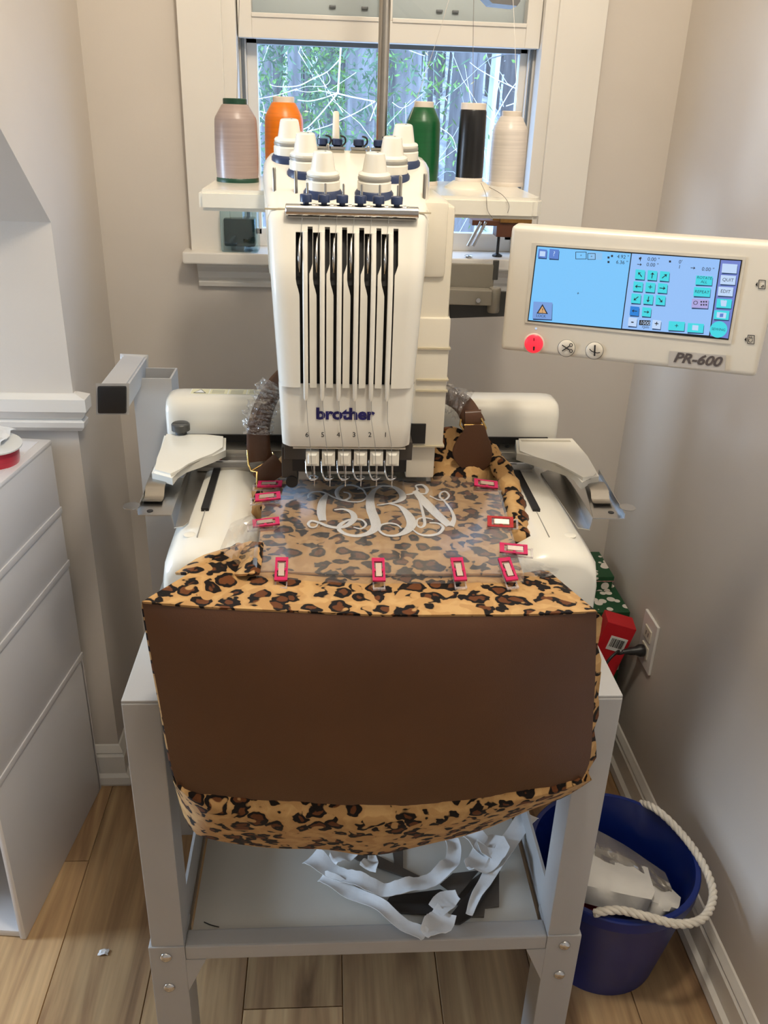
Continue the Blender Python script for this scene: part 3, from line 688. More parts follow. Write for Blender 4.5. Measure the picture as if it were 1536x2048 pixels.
def case_front():
    bm = B(); rows = []; zs = []
    dense = []
    for (y0, z0), (y1, z1) in zip(PROF, PROF[1:]):
        n = max(1, int((z1-z0)/0.005))
        for k in range(n): dense.append((y0+(y1-y0)*k/n, z0+(z1-z0)*k/n))
    dense.append(PROF[-1])
    for y, z in dense:
        a, b = xl(z), xr(z)
        r = [(a, y+0.075, z), (a, y+0.022, z), (a+0.0015, y+0.011, z), (a+0.006, y+0.004, z), (a+0.013, y+0.0008, z), (a+0.02, y, z)]
        for i in range(NB):
            c = CX0 + PITCH*i
            r += [(c-BW-sl_left(z), y, z), (c-BW, y, z), (c+BW, y, z), (c+BW+sl_right(z), y, z)]
        r += [(b-0.02, y, z), (b-0.013, y+0.0008, z), (b-0.006, y+0.004, z), (b-0.0015, y+0.011, z), (b, y+0.022, z), (b, y+0.075, z)]
        rows.append([bm.verts.new(p) for p in r]); zs.append(z)
    for j in range(len(rows)-1):
        a, b = rows[j], rows[j+1]; z = zs[j+1]
        for k in range(len(a)-1):
            i = k-6
            if 0 <= i < 4*NB:
                q = i % 4
                if q == 0 and z <= ZTOPL: continue
                if q == 2 and z <= ZTOPR: continue
            bm.faces.new((a[k], a[k+1], b[k+1], b[k]))
    bmesh.ops.recalc_face_normals(bm, faces=bm.faces[:])
    bmesh.ops.solidify(bm, geom=bm.faces[:], thickness=0.0025)
    return bm
case = mp('needle_case_cover', case_front(), smooth=45)
# black interior behind the slots, following the slope
bm = B(); prism(bm, [(-0.118, 0.196, 1.03), (-0.118, 0.197, 1.15), (-0.118, 0.226, 1.222), (-0.118, 0.25, 1.222), (-0.118, 0.25, 1.03)], (0.163, 0, 0)); obj('case_interior', bm, DARK, case)
for i in range(NB):
    c = CX0 + PITCH*i
    pr = [(0.1795, 1.0135), (0.1790, 1.017), (0.1800, 1.05), (0.1812, 1.11), (0.1835, 1.148), (0.188, 1.172), (0.1945, 1.190), (0.2025, 1.209)]
    rows = [[(c-w, y, z), (c-w*.6, y-0.0012, z), (c+w*.6, y-0.0012, z), (c+w, y, z), (c+w, y+0.006, z), (c-w, y+0.006, z)] for (y, z), w in zip(pr, [0.0012, 0.0026, 0.0029, 0.0029, 0.0029, 0.0029, 0.0029, 0.0029])]
    bm = B(); vs = grid(bm, rows, close=True); bm.faces.new(vs[0]); bm.faces.new(vs[-1][::-1])
    obj('slot_bar', bm, WHITE, case, smooth=50)
    # take-up lever in the wide slot
    xx = c-BW-0.0036
    pts = spline([(xx, 0.196, 1.165), (xx, 0.1915, 1.178), (xx, 0.1945, 1.187), (xx+.0006, 0.203, 1.198), (xx+0.0008, 0.212, 1.206)], 4)
    obj('take_up_lever', tube(B(), pts, 0.0017, n=8), CHROME, case, smooth=60)
# lower front plate with name and numbers
bm = B(); rows = []
for y, z in [(0.193, 0.9475), (0.1905, 0.9485), (0.1895, 0.951), (0.1895, 0.98), (0.1895, 1.031)]:
    t = (z-0.95)/0.08; a, b = -0.118-0.003*t, 0.0455+0.0025*t; e = 0.004 if z < 0.949 else 0.001 if z < 0.9505 else 0
    rows.append([(a+e, y+0.06, z), (a+e, y+0.012, z), (a+e+0.0015, y+0.005, z), (a+e+0.006, y+0.001, z), (a+e+0.012, y, z), (b-e-0.012, y, z), (b-e-0.006, y+0.001, z), (b-e-0.0015, y+0.005, z), (b-e, y+0.012, z), (b-e, y+0.06, z)])
vs = grid(bm, rows); bm.faces.new(vs[0])
lp = mp('needle_case_front', bm, smooth=45)
lc = U(690, 829, 'Y', 0.1885)
text('brand_lettering', 'brother', 0.0205, (lc.x, 0.1888, lc.z), (1, 0, 0), (0, 0, 1), NAVYI, lp, bold=0.00085, sx=1.12)
for i, s in enumerate('654321'):
    p = U(614+i*31.4, 870, 'Y', 0.1885); text('needle_number', s, 0.0092, (p.x, 0.1888, p.z), (1, 0, 0), (0, 0, 1), BLACKI, lp)
# ---- sloped top with tension knobs
TN = Vector((0, -0.26, 1)).normalized(); TP = Vector((0, 0.222, 1.2325))
def ztop(y): return 1.2325 + (y-0.222)*0.26
rows = []
for y, a, b in [(0.221, -0.132, 0.058), (0.235, -0.1335, 0.060), (0.30, -0.139, 0.066), (0.37, -0.145, 0.073), (0.40, -0.147, 0.076), (0.418, -0.143, 0.072), (0.428, -0.132, 0.061)]:
    z = ztop(y); rows.append([(a+0.002, y, z-0.075), (a, y, z-0.022), (a+0.0015, y, z-0.010), (a+0.006, y, z-0.003), (a+0.014, y, z), ((a+b)/2, y, z+0.0005), (b-0.014, y, z), (b-0.006, y, z-0.003), (b-0.0015, y, z-0.010), (b, y, z-0.022), (b-0.002, y, z-0.075)])
bm = B(); vs = grid(bm, rows); bm.faces.new(vs[-1][::-1]); bm.faces.new(vs[0]); top = mp('top_cover', bm, smooth=45)
obj('cover_seam', bx(-0.1335, 0.0600, 0.2185, 0.2205, 1.2300, 1.2318), mat('cream_shadow_line', sr(196, 184, 156), 0.5), top)
def on_top(px, py): return UP(px, py, TP, TN)
KA = Vector((0, -0.10, 1)).normalized()
for px, py, s in [(646, 388, 1.0), (748, 390, 1.0), (612, 348, 1.02), (782, 355, 1.02), (580, 318, 1.02), (804, 328, 1.02)]:
    c = on_top(px, py)
    q = 0.69
    def kl(prof): return lathe(B(), [(r*s, h*q) for r, h in prof], c, KA, n=32)
    kb = mp('tension_knob', kl([(0.0205, 0.009), (0.0205, 0.0225), (0.0195, 0.024), (0.0195, 0.0255)]), WHITE, smooth=35)
    obj('knob_foot', kl([(0.0235, -0.006), (0.0235, 0.004), (0.021, 0.009)]), NAVYP, kb, smooth=40)
    obj('knob_ring', kl([(0.0188, 0.0255), (0.0200, 0.0262), (0.0200, 0.0300), (0.0188, 0.0308)]), GREYP, kb, smooth=40)
    obj('knob_dial', kl([(0.0190, 0.0308), (0.0195, 0.033), (0.0195, 0.0350), (0.0180, 0.0375), (0.0150, 0.0390), (0.0144, 0.043), (0.0120, 0.064), (0.0112, 0.0682), (0.0095, 0.0698)]), WHITE, kb, smooth=35)
    obj('knob_hole', lathe(B(), [(0.0012, 0.0698*q), (0.0012, 0.0702*q)], c + Vector((0.003, 0, 0)), KA, n=10), DARK, kb)
# front guide bar with blue thread guides
gb = mp('guide_bar', lathe(B(), [(0.0062, 0), (0.0070, 0.0008), (0.0070, 0.1522), (0.0062, 0.153)], (-0.109, 0.2095, 1.2315), (1, 0, 0), n=24), CHROME, smooth=40)
obj('guide_bar_edge', bx(-0.106, 0.041, 0.205, 0.2125, 1.2235, 1.2252), STEEL, gb)
for i in range(6):
    p = U(612+i*36.2, 412, 'Y', 0.214); c = (p.x, 0.2115, 1.2375)
    obj('guide_knob', lathe(B(), [(0.0035, -0.002), (0.0035, 0.003), (0.0068, 0.003), (0.0070, 0.0105), (0.0062, 0.0115)], c, n=20), NAVYP, gb, smooth=40)
    obj('guide_pin', lathe(B(), [(0.0014, 0.0), (0.0014, 0.0225), (0.0009, 0.0235)], (p.x+0.0015, 0.220, 1.237), n=10), STEEL, gb, smooth=40)
    bm = B()
    for q in range(5): lathe(bm, [(0.0026+0.0006*(q % 2), 0), (0.0026+0.0006*(q % 2), 0.0018)], (p.x+0.0072+q*0.0018, 0.2085, 1.2365-0.0003*q), (1, 0, 0), n=10)
    obj('guide_spring', bm, STEEL, gb, smooth=40)
for px, py in [(549, 380), (592, 386), (800, 396), (848, 392), (736, 335), (656, 330)]:
    c = on_top(px, py); obj('thread_pin', lathe(B(), [(0.0022, -0.003), (0.0022, 0.024), (0.0014, 0.0255)], c, n=12), STEEL, top, smooth=40)
# rear guide row
for i, px in enumerate((645, 674, 717, 757)):
    p = U(px, 300, 'Y', 0.425); x = p.x
    h = obj('guide_holder', bx(x-0.010, x+0.010, 0.418, 0.434, 1.262, 1.288), CREAM, top, bevel=0.0015)
    obj('guide_plate', bx(x-0.011, x+0.011, 0.414, 0.424, 1.2885, 1.2915), CHROME, top)
    obj('guide_knob', lathe(B(), [(0.0045, 0), (0.0072, 0.002), (0.0072, 0.0085), (0.006, 0.0095)], (x, 0.424, 1.2915), n=20), NAVYP, top, smooth=40)
    obj('guide_hook', tube(B(), spline([(x+0.006, 0.418, 1.2915), (x+0.011, 0.415, 1.297), (x+0.010, 0.414, 1.303), (x+0.004, 0.414, 1.305)], 4), 0.0012, n=6), BLACKP, top, smooth=60)
p = U(672, 245, 'Y', 0.43); mp('spool_pin', lathe(B(), [(0.005, 0), (0.0042, 0.030), (0.0036, 0.033), (0.002, 0.034)], (p.x, 0.432, 1.3005), n=16), CREAM, smooth=40)
# ---- thread trays
ZTR = 1.232
def tray(pts, z0, z1):
    n = len(pts); bm = prism(B(), [(x, y, z1) for x, y in pts], (0, 0, z0-z1))
    bmesh.ops.bevel(bm, geom=bm.edges[:], offset=0.005, segments=2, affect='EDGES'); return mp('thread_tray', bm, smooth=40)
tray([(-0.238, 0.425), (-0.10, 0.425), (-0.10, 0.70), (-0.215, 0.70), (-0.238, 0.68)], 1.204, ZTR)
tr = tray([(0.06, 0.430), (0.232, 0.430), (0.245, 0.445), (0.245, 0.69), (0.235, 0.70), (0.06, 0.70)], 1.203, ZTR)
mp('tray_bridge', bx(-0.11, 0.085, 0.44, 0.66, 1.19, 1.222), CREAM, bevel=0.006)
mast = mp('thread_mast', lathe(B(), [(0.0085, 0), (0.0085, 0.62)], (0.0205, 0.60, 1.215), n=20), STEEL, smooth=40)
ga = U(985, 0, 'Y', 0.56); gb2 = U(1040, 12, 'Y', 0.56)
bm = prism(B(), [(0.02, 0.56, 1.62), (0.02, 0.56, 1.60), (ga.x, 0.56, ga.z-0.004), (gb2.x-0.004, 0.56, gb2.z), (gb2.x, 0.56, gb2.z+0.006), (gb2.x-0.002, 0.56, gb2.z+0.016), (gb2.x-0.02, 0.56, gb2.z+0.022)], (0, 0.05, 0))
mp('thread_guide_arm', bm, mat('guide_arm_grey', sr(120, 120, 120), 0.4, 0.5))
# ---- needle assembly under the case
mp('needle_frame', bx(-0.116, 0.050, 0.205, 0.262, 0.925, 0.950), mat('dark_casting', sr(70, 64, 58), 0.5, 0.3), bevel=0.001)
nf = mp('needle_bridge', bx(-0.104, 0.040, 0.194, 0.206, 0.9445, 0.9462), CREAM)
mp('needle_frame', bx(-0.106, 0.044, 0.2145, 0.2165, 0.905, 0.9445), DARK)
mp('needle_frame', bx(-0.120, -0.100, 0.215, 0.262, 0.895, 0.938), mat('dark_casting', sr(70, 64, 58), 0.5, 0.3), bevel=0.001)
mp('frame_roller', lathe(B(), [(0.008, 0), (0.008, 0.03)], (-0.107, 0.208, 0.936), (0, 1, 0), n=20), BLACKP, smooth=40)
mp('frame_roller', lathe(B(), [(0.008, 0), (0.008, 0.03)], (-0.107, 0.212, 0.890), (0, 1, 0), n=20), BLACKP, smooth=40)
mp('frame_roller', lathe(B(), [(0.007, 0), (0.007, 0.03)], (0.042, 0.208, 0.937), (0, 1, 0), n=20), BLACKP, smooth=40)
mp('needle_plate', bx(-0.060, 0.020, 0.245, 0.285, 0.888, 0.898), WHITE, bevel=0.001)
for i in range(6):
    p = U(625+i*32.0, 917, 'Y', 0.195); x, z = p.x, p.z
    bm = bx(x-0.0084, x+0.0084, 0.190, 0.212, z-0.0098, z+0.0098)
    bmesh.ops.bevel(bm, geom=[e for e in bm.edges if all(v.co.y < 0.2 for v in e.verts)], offset=0.004, segments=3, affect='EDGES')
    nb = mp('needle_clamp', bm, smooth=45)
    obj('needle', lathe(B(), [(0.0014, 0), (0.0014, -0.022), (0.0009, -0.028), (0.0007, -0.040)], (x+0.002, 0.215, z-0.008), n=8), CHROME, nb, smooth=50)
    obj('presser_rod', tube(B(), spline([(x-0.0092, 0.214, z-0.002), (x-0.0088, 0.212, z-0.012), (x-0.0075, 0.203, z-0.026), (x-0.003, 0.203, z-0.033), (x+0.003, 0.206, z-0.034)], 4), 0.0013, n=8), CHROME, nb, smooth=60)
    ring = [(x+0.001+0.0055*math.cos(t*math.pi/8), 0.213+0.0055*math.sin(t*math.pi/8), z-0.034) for t in range(17)]
    obj('presser_foot', tube(B(), ring, 0.0011, n=6), CHROME, nb, smooth=60)
    pb = U(613+i*32.4, 797, 'Y', 0.183)
    obj('thread', tube(B(), [(pb.x, 0.1795, pb.z), (pb.x+0.001, 0.184, pb.z-0.03), (x-0.003, 0.186, 0.955), (x-0.002, 0.189, z+0.012), (x-0.001, 0.1905, z-0.012), (x+0.001, 0.212, z-0.034)], 0.00035, n=5), GREYP, nb, smooth=60)
    pt = U(612+i*36.2, 428, 'Y', 0.203)
    obj('thread', tube(B(), [(CX0+PITCH*i-0.003, 0.2045, 1.2270), (CX0+PITCH*i-0.004, 0.202, 1.214), (CX0+PITCH*i-0.006, 0.197, 1.192)], 0.0003, n=5), GREYP, nb, smooth=60)
# ---- control panel on its arm
uh = Vector((0.936, -0.352, 0)).normalized(); uv = Vector((0, 0, 1)); un = uh.cross(uv)   # un points at the operator
if un.y > 0: un = -un
BL = Vector((0.1525, 0.200, 1.0745)); PWD, PHT = 0.297, 0.1475
def PP(u, v, d=0.0): return BL + uh*(u*PWD) + uv*(v*PHT) + un*d
def pbox(u0, u1, v0, v1, d0, d1):
    return prism(B(), [PP(u0, v0, d0), PP(u1, v0, d0), PP(u1, v1, d0), PP(u0, v1, d0)], un*(d1-d0))
bm = prism(B(), [PP(0, 0, -0.034), PP(1, 0, -0.034), PP(1, 1, -0.034), PP(0, 1, -0.034)], un*0.034)
bmesh.ops.bevel(bm, geom=bm.edges[:], offset=0.007, segments=4, profile=0.6, affect='EDGES')
pan = mp('control_panel', bm, mat('panel_cream', sr(226, 218, 202), 0.3, var=0.012, coat=0.2), smooth=40)
# coordinates of a photo position on the panel face
def on_panel(px, py, d=0.0):
    q = UP(px, py, BL + un*d, un) - BL; return q.dot(uh)/PWD, q.dot(uv)/PHT
def pq(pts, name, m, d, th=0.0003):
    uvs = [on_panel(x, y, d) for x, y in pts]
    return obj(name, prism(B(), [PP(u, v, d) for u, v in uvs], un*th), m, pan)
# recessed bezel then the lit screen
bez = mat('bezel_cream', sr(214, 206, 190), 0.35)
pq([(1064, 485), (1492, 514), (1462, 688), (1050, 645)], 'screen_bezel', bez, 0.0002, 0.0010)
SCR = {}
def scr(c, s=1.0): 
    k = f'screen_{c[0]}_{c[1]}_{c[2]}_{s}'
    return emit(k, sr(*c), s)
pq([(1073, 491), (1485, 520), (1457, 680), (1055, 642)], 'screen_border', BLACKP, 0.0012)
pq([(1075, 493), (1262, 507), (1242, 657), (1057, 640)], 'screen_field', scr((120, 196, 250), 0.95), 0.0016)
pq([(1264, 507), (1440, 519), (1418, 671), (1244, 657)], 'screen_field', scr((146, 190, 246), 0.95), 0.0016)
pq([(1442, 520), (1482, 522), (1456, 677), (1420, 672)], 'screen_field', scr((112, 130, 206), 0.9), 0.0016)
INK = emit('screen_ink', sr(24, 40, 70), 0.3); KEY = scr((60, 214, 226), 0.95); KEYL = scr((190, 214, 246), 0.95); KEYB = scr((90, 130, 210), 0.9); KEYP = scr((176, 170, 226), 0.9); KEYSH = emit('screen_shadow', sr(40, 84, 140), 0.5)
def key(cx, cy, w, h, m, name='screen_key'):
    sh = [(cx-w/2+1.5, cy-h/2+2), (cx+w/2+1.5, cy-h/2+4), (cx+w/2, cy+h/2+3), (cx-w/2, cy+h/2+2)]
    pq(sh, 'key_shadow', KEYSH, 0.0020, 0.0001)
    pq([(cx-w/2+1, cy-h/2-1), (cx+w/2+1, cy-h/2+1), (cx+w/2-1, cy+h/2+1), (cx-w/2-1, cy+h/2-1)], name, m, 0.0022, 0.0002)
def ptext(s, cx, cy, size, m=INK, d=0.0027, bold=0.0, shear=0.0, sx=1.0, name='screen_text'):
    u, v = on_panel(cx, cy, d); return text(name, s, size, PP(u, v, d), uh, uv, m, pan, bold=bold, shear=shear, sx=sx)
def parrow(cx, cy, ang, l, m=INK, d=0.0027):
    u, v = on_panel(cx, cy, d); c = PP(u, v, d); dx = uh*math.cos(ang)+uv*math.sin(ang); dy = -uh*math.sin(ang)+uv*math.cos(ang)
    bm = B()
    prism(bm, [c-dx*l*.5-dy*l*.07, c+dx*l*.2-dy*l*.07, c+dx*l*.2+dy*l*.07, c-dx*l*.5+dy*l*.07], un*0.0001)
    prism(bm, [c+dx*l*.5, c+dx*l*.08+dy*l*.34, c+dx*l*.2, c+dx*l*.08-dy*l*.34], un*0.0001)
    obj('arrow_symbol', bm, m, pan)
for j, (y0, x0) in enumerate([(549, 1280), (573, 1276), (597, 1272)]):
    for i in range(3):
        cx, cy = x0+i*24.5, y0+i*1.7; key(cx, cy, 19, 19, KEY)
        if (i, j) != (1, 1): parrow(cx, cy, math.atan2(1-j, i-1), 0.0066)
        else: ptext('+', cx, cy, 0.009)
key(1269, 622, 18, 18, scr((20, 130, 220), .9)); parrow(1269, 622, math.pi, 0.006); key(1293, 624, 18, 18, KEY); parrow(1293, 624, 0, 0.006)
key(1265, 644, 17, 17, KEYL); ptext('-', 1265, 643, 0.010, bold=0.0002); key(1313, 649, 17, 17, KEYL); ptext('+', 1313, 648, 0.008, bold=0.0002)
pq([(1279, 640), (1301, 641), (1300, 651), (1278, 650)], 'speed_field', BLACKI, 0.0020); ptext('1000', 1290, 646, 0.0058, WHITEC if False else KEYL); ptext('rpm', 1291, 654, 0.0048)
key(1353, 652, 32, 18, KEY); ptext('+', 1353, 652, 0.008); key(1391, 656, 32, 18, KEY)
pq([(1385, 650), (1397, 651), (1396, 661), (1384, 660)], 'key_symbol', KEYL, 0.0026)
key(1408, 561, 33, 18, KEY); ptext('ROTATE', 1409, 556, 0.0042); ptext('ALL', 1408, 564, 0.0042)
key(1404, 584, 33, 18, KEY); ptext('REPEAT', 1404, 584, 0.0046)
key(1400, 607, 33, 18, KEYP)
for i in range(3):
    for j in range(2): pq([(1401+i*5, 602+j*6), (1404+i*5, 602+j*6), (1404+i*5, 605+j*6), (1401+i*5, 605+j*6)], 'key_symbol', INK, 0.0026)
ptext('O', 1391, 606, 0.0066)
for s, cx, cy in [('', 1459, 537), ('QUIT', 1456, 560), ('EDIT', 1451, 583)]:
    key(cx, cy, 30, 18, KEYL)
    if s: ptext(s, cx, cy, 0.0050)
key(1448, 607, 30, 18, KEY); pq([(1441, 600), (1454, 601), (1452, 613), (1442, 612)], 'key_symbol', KEYL, 0.0026); parrow(1448, 604, -math.pi/2, 0.0045)
key(1443, 630, 30, 18, KEY); pq([(1434, 624), (1453, 626), (1451, 637), (1433, 635)], 'key_symbol', KEYL, 0.0026); pq([(1440, 627), (1447, 627), (1446, 634), (1439, 634)], 'key_symbol', KEYB, 0.0028)
u, v = on_panel(1437, 659, 0.0022); c = PP(u, v, 0.0022)
obj('sewing_key', prism(B(), [c+uh*0.0093*math.cos(t*math.pi/14)+uv*0.0093*math.sin(t*math.pi/14) for t in range(28)], un*0.0002), KEY, pan); ptext('SEWING', 1437, 659, 0.0040)
key(1085, 507, 17, 17, KEYB); pq([(1080, 502), (1091, 503), (1090, 513), (1079, 512)], 'key_symbol', KEYL, 0.0026); key(1108, 508, 19, 19, KEYB); ptext('?', 1108, 508, 0.008, KEYL)
def outline(cx, cy, w, h, t=1.1):
    for a in [(-w/2, -h/2, w/2, -h/2+t), (-w/2, h/2-t, w/2, h/2), (-w/2, -h/2, -w/2+t, h/2), (w/2-t, -h/2, w/2, h/2)]:
        pq([(cx+a[0], cy+a[1]), (cx+a[2], cy+a[1]), (cx+a[2], cy+a[3]), (cx+a[0], cy+a[3])], 'hoop_symbol', INK, 0.0024, 0.0001)
outline(1162, 511, 22, 15); outline(1183, 513, 16, 13); ptext('+', 1162, 511, 0.004); ptext('+', 1183, 513, 0.004)
pq([(1180, 504), (1205, 506), (1204, 520), (1180, 518)], 'hoop_mark', scr((150, 196, 238), .9), 0.0018, 0.0001)
for s, x, y in [('4.92 "', 1246, 514), ('6.36 "', 1244, 525), ('0.00 "', 1307, 519), ('0.00 "', 1305, 530), ("0'", 1361, 524), ('1', 1359, 534), ('0.00 "', 1416, 539)]: ptext(s, x, y, 0.0056)
for x, y in [(1217, 515), (1224, 512), (1217, 524), (1280, 517), (1340, 523)]: pq([(x-2, y-2), (x+2, y-2), (x+2, y+2), (x-2, y+2)], 'field_symbol', INK, 0.0024, 0.0001)
parrow(1279, 529, 0, 0.005); parrow(1386, 536, 0, 0.005); parrow(1281, 518, math.pi/2, 0.005)
ptext('+', 1156, 587, 0.0055)
key(1085, 621, 38, 34, scr((120, 160, 224), .9)); 
pq([(1085, 608), (1096, 628), (1073, 627)], 'warning_symbol', INK, 0.0026, 0.0001); pq([(1085, 612), (1092.5, 626.5), (1076.5, 625.5)], 'warning_symbol', scr((226, 176, 120), .8), 0.0028, 0.0001); ptext('!', 1085, 621, 0.0070, d=0.0031); ptext('LOCK', 1082, 632, 0.0044)
# buttons, badge, card marks
def disc(cx, cy, r, name, m, d0, d1, dome=0.0):
    u, v = on_panel(cx, cy, d0); c = PP(u, v, d0)
    return obj(name, lathe(B(), [(r, 0), (r, (d1-d0)*.7), (r*.92, d1-d0), (r*.5, d1-d0+dome*.8), (0, d1-d0+dome)], c, un, n=32), m, pan, smooth=40)
disc(1068, 687, 0.0128, 'button_ring', mat('panel_cream', sr(226, 218, 202)), -0.001, 0.0008)
disc(1068, 687, 0.0112, 'start_button', emit('red_lit_button', sr(255, 50, 66), 0.75, sr(220, 40, 60)), 0, 0.0030, 0.002)
pq([(1067, 676), (1069, 676), (1069, 682), (1067, 682)], 'button_symbol', mat('dark_red_print', sr(130, 10, 24), 0.4), 0.0054); pq([(1066, 693), (1070, 693), (1069, 701), (1066, 701)], 'button_symbol', BLACKI, 0.0054)
for cx, cy in [(1133, 696), (1189, 701)]:
    disc(cx, cy, 0.0106, 'button_ring', mat('dark_grey_plastic', sr(72, 72, 70)), -0.001, 0.0006); disc(cx, cy, 0.0100, 'round_button', mat('panel_cream', sr(226, 218, 202)), 0, 0.0020, 0.0006)
def stroke(pts, w, name, d=0.0034, m=BLACKI):
    bm = B()
    for (x0, y0), (x1, y1) in zip(pts, pts[1:]):
        a = PP(*on_panel(x0, y0, d), d); b = PP(*on_panel(x1, y1, d), d); n = (b-a).cross(un).normalized()*w/2
        prism(bm, [a-n, a+n, b+n, b-n], un*0.0002)
    return obj(name, bm, m, pan)
def circ(cx, cy, r, a0=0, a1=6.3, n=14): return [(cx+r*math.cos(a0+(a1-a0)*k/n), cy+r*math.sin(a0+(a1-a0)*k/n)) for k in range(n+1)]
stroke([(1124, 690), (1139, 700)], 0.0012, 'scissor_symbol'); stroke([(1124, 702), (1139, 692)], 0.0012, 'scissor_symbol'); stroke(circ(1142, 690, 3), 0.0009, 'scissor_symbol'); stroke(circ(1142, 702, 3), 0.0009, 'scissor_symbol')
stroke([(1190, 690), (1189, 712)], 0.0018, 'needle_symbol'); stroke([(1179, 698), (1184, 703), (1194, 706), (1200, 705)], 0.0010, 'needle_symbol')
pq([(1339, 701), (1452, 710), (1449, 741), (1336, 731)], 'badge', mat('badge_silver', sr(206, 200, 192), 0.3, 0.35, var=0.05), 0.0004, 0.0016)
ptext('PR-600', 1394, 720, 0.0158, mat('badge_ink', sr(86, 78, 76), 0.4), 0.0024, bold=0.0005, shear=0.25, sx=1.12, name='badge_lettering')
for (x, y, s) in [(1523, 569, ''), (1501, 679, 'CF')]:
    stroke([(x-5, y-9), (x+8, y-8), (x+7, y+9), (x-6, y+8), (x-5, y-9)], 0.0007, 'card_mark', 0.0006); pq([(x-12, y), (x-8, y-5), (x-8, y+5)], 'card_mark', BLACKI, 0.0006)
    if s: 
        u, v = on_panel(x+1, y, 0.0008); text('card_lettering', s, 0.0065, PP(u, v, 0.0008), uv, -uh, BLACKI, pan)
    else: stroke([(x-1, y+5), (x+4, y+5), (x+4, y+1), (x-1, y+5)], 0.0006, 'card_mark', 0.0006)
disc(1072, 657, 0.0012, 'panel_lamp', KEYL, 0, 0.0006)
# panel arm: grey plates
ARMG = mat('arm_grey', sr(140, 134, 122), 0.4, 0.35, var=0.05); ARMD = mat('arm_dark_grey', sr(66, 66, 64), 0.45, 0.2, var=0.06)
def yplate(pts, y, th, name, m):
    return mp(name, prism(B(), [U(a, b, 'Y', y) for a, b in pts], (0, th, 0)), m, bevel=0.0012)
yplate([(850, 526), (985, 528), (990, 533), (986, 580), (850, 580)], 0.292, 0.004, 'arm_plate', ARMG)
yplate([(848, 577), (985, 582), (983, 612), (846, 608)], 0.270, 0.020, 'arm_plate', ARMG)
yplate([(898, 608), (988, 612), (990, 582), (1040, 585), (1040, 632), (900, 637)], 0.300, 0.006, 'arm_plate', ARMD)
yplate([(855, 560), (889, 562), (889, 580), (855, 580)], 0.288, 0.003, 'arm_slot', DARK)
p = U(988, 600, 'Y', 0.285); mp('arm_hinge', lathe(B(), [(0.007, -0.016), (0.008, -0.014), (0.008, 0.014), (0.007, 0.016)], p, n=20), ARMG, smooth=40)
p = U(956, 600, 'Y', 0.268); mp('arm_screw', lathe(B(), [(0.003, 0), (0.003, 0.003)], p, (0, -1, 0), n=14), CHROME)
mp('arm_hinge', lathe(B(), [(0.004, -0.012), (0.004, 0.012)], U(991, 540, 'Y', 0.294), n=14), ARMD)
b0 = PP(0.10, 0.30, -0.034); mp('arm_knuckle', bx(b0.x-0.01, b0.x+0.02, 0.225, 0.312, 1.105, 1.145), ARMD, bevel=0.002)
# ================================================================== THREAD CONES
def spool(x, y, z, R, H, col, cap, label, kind='king', foot=None):
    t = thing('thread_cone', label, 'thread cone', (x, y, z), group='thread cones on the trays')
    thm = mat('thread_'+cap[0]+label.split()[0], sr(*col), 0.30, var=0.08, scale=90, bump=0.10, bscale=260, stretch=(0.15, 0.15, 6))
    capm = mat('cap_'+cap[0], sr(*cap[1]), 0.4, var=0.03)
    zz = 0.0
    if foot:
        obj('cone_foot', lathe(B(), [(R*1.0, 0.0), (R*1.0, 0.006)], (0, 0, 0), n=32), capm, t, local=True, smooth=40)
    if kind == 'king':
        prof = [(R*.97, .006), (R, .02), (R*1.01, H*.40), (R*.985, H*.70), (R*.97, H*.755), (R*.93, H*.79), (R*.62, H*.93), (R*.56, H*.94)]; top = R*.55
    else:
        prof = [(R*.99, .004), (R, .02), (R*.98, H*.5), (R*.95, H*.90), (R*.90, H*.925), (R*.6, H*.93)]; top = R*.90
    obj('thread_winding', lathe(B(), prof, (0, 0, 0), n=40), thm, t, local=True, smooth=50)
    obj('core_cap', lathe(B(), [(top, H*.92), (top, H), (top*.93, H+.001), (top*.5, H+.001), (top*.45, H-.004)], (0, 0, 0), n=32), capm, t, local=True, smooth=40)
    obj('core_base', lathe(B(), [(R*1.0, 0), (R*1.0, .005), (R*.95, .007)], (0, 0, 0), n=32), capm, t, local=True, smooth=40)
    return t
def base_at(px, py, z): p = U(px, py, 'Z', z); return p.x, p.y
x, y = base_at(476, 363, ZTR); spool(x, y, ZTR, 0.0318, 0.113, (164, 146, 140), ('g', (24, 66, 48)), 'silver grey thread cone with green caps on the left tray')
p = U(568, 250, 'Y', 0.63); spool(p.x, 0.63, ZTR, 0.0300, 0.118, (228, 122, 24), ('w', (226, 214, 200)), 'orange thread cone behind the left tension knobs')
p = U(846, 250, 'Y', 0.615); spool(p.x, 0.615, ZTR, 0.0275, 0.118, (14, 84, 44), ('w', (226, 214, 200)), 'dark green thread cone behind the right tension knobs')
x, y = base_at(937, 362, ZTR+0.010)
cb = lathe(B(), [(0.037, 0.0), (0.036, 0.002), (0.024, 0.010)], (x, y, ZTR), n=32); mp('spool_seat', cb, CREAM, smooth=40)
spool(x, y, ZTR+0.010, 0.0212, 0.108, (10, 10, 13), ('w', (226, 214, 200)), 'black straight thread spool between green and white cones', kind='tube')
x, y = base_at(1011, 371, ZTR); spool(x, y, ZTR, 0.0282, 0.109, (222, 212, 202), ('w', (226, 214, 200)), 'creamy white thread cone at the right end of the tray')
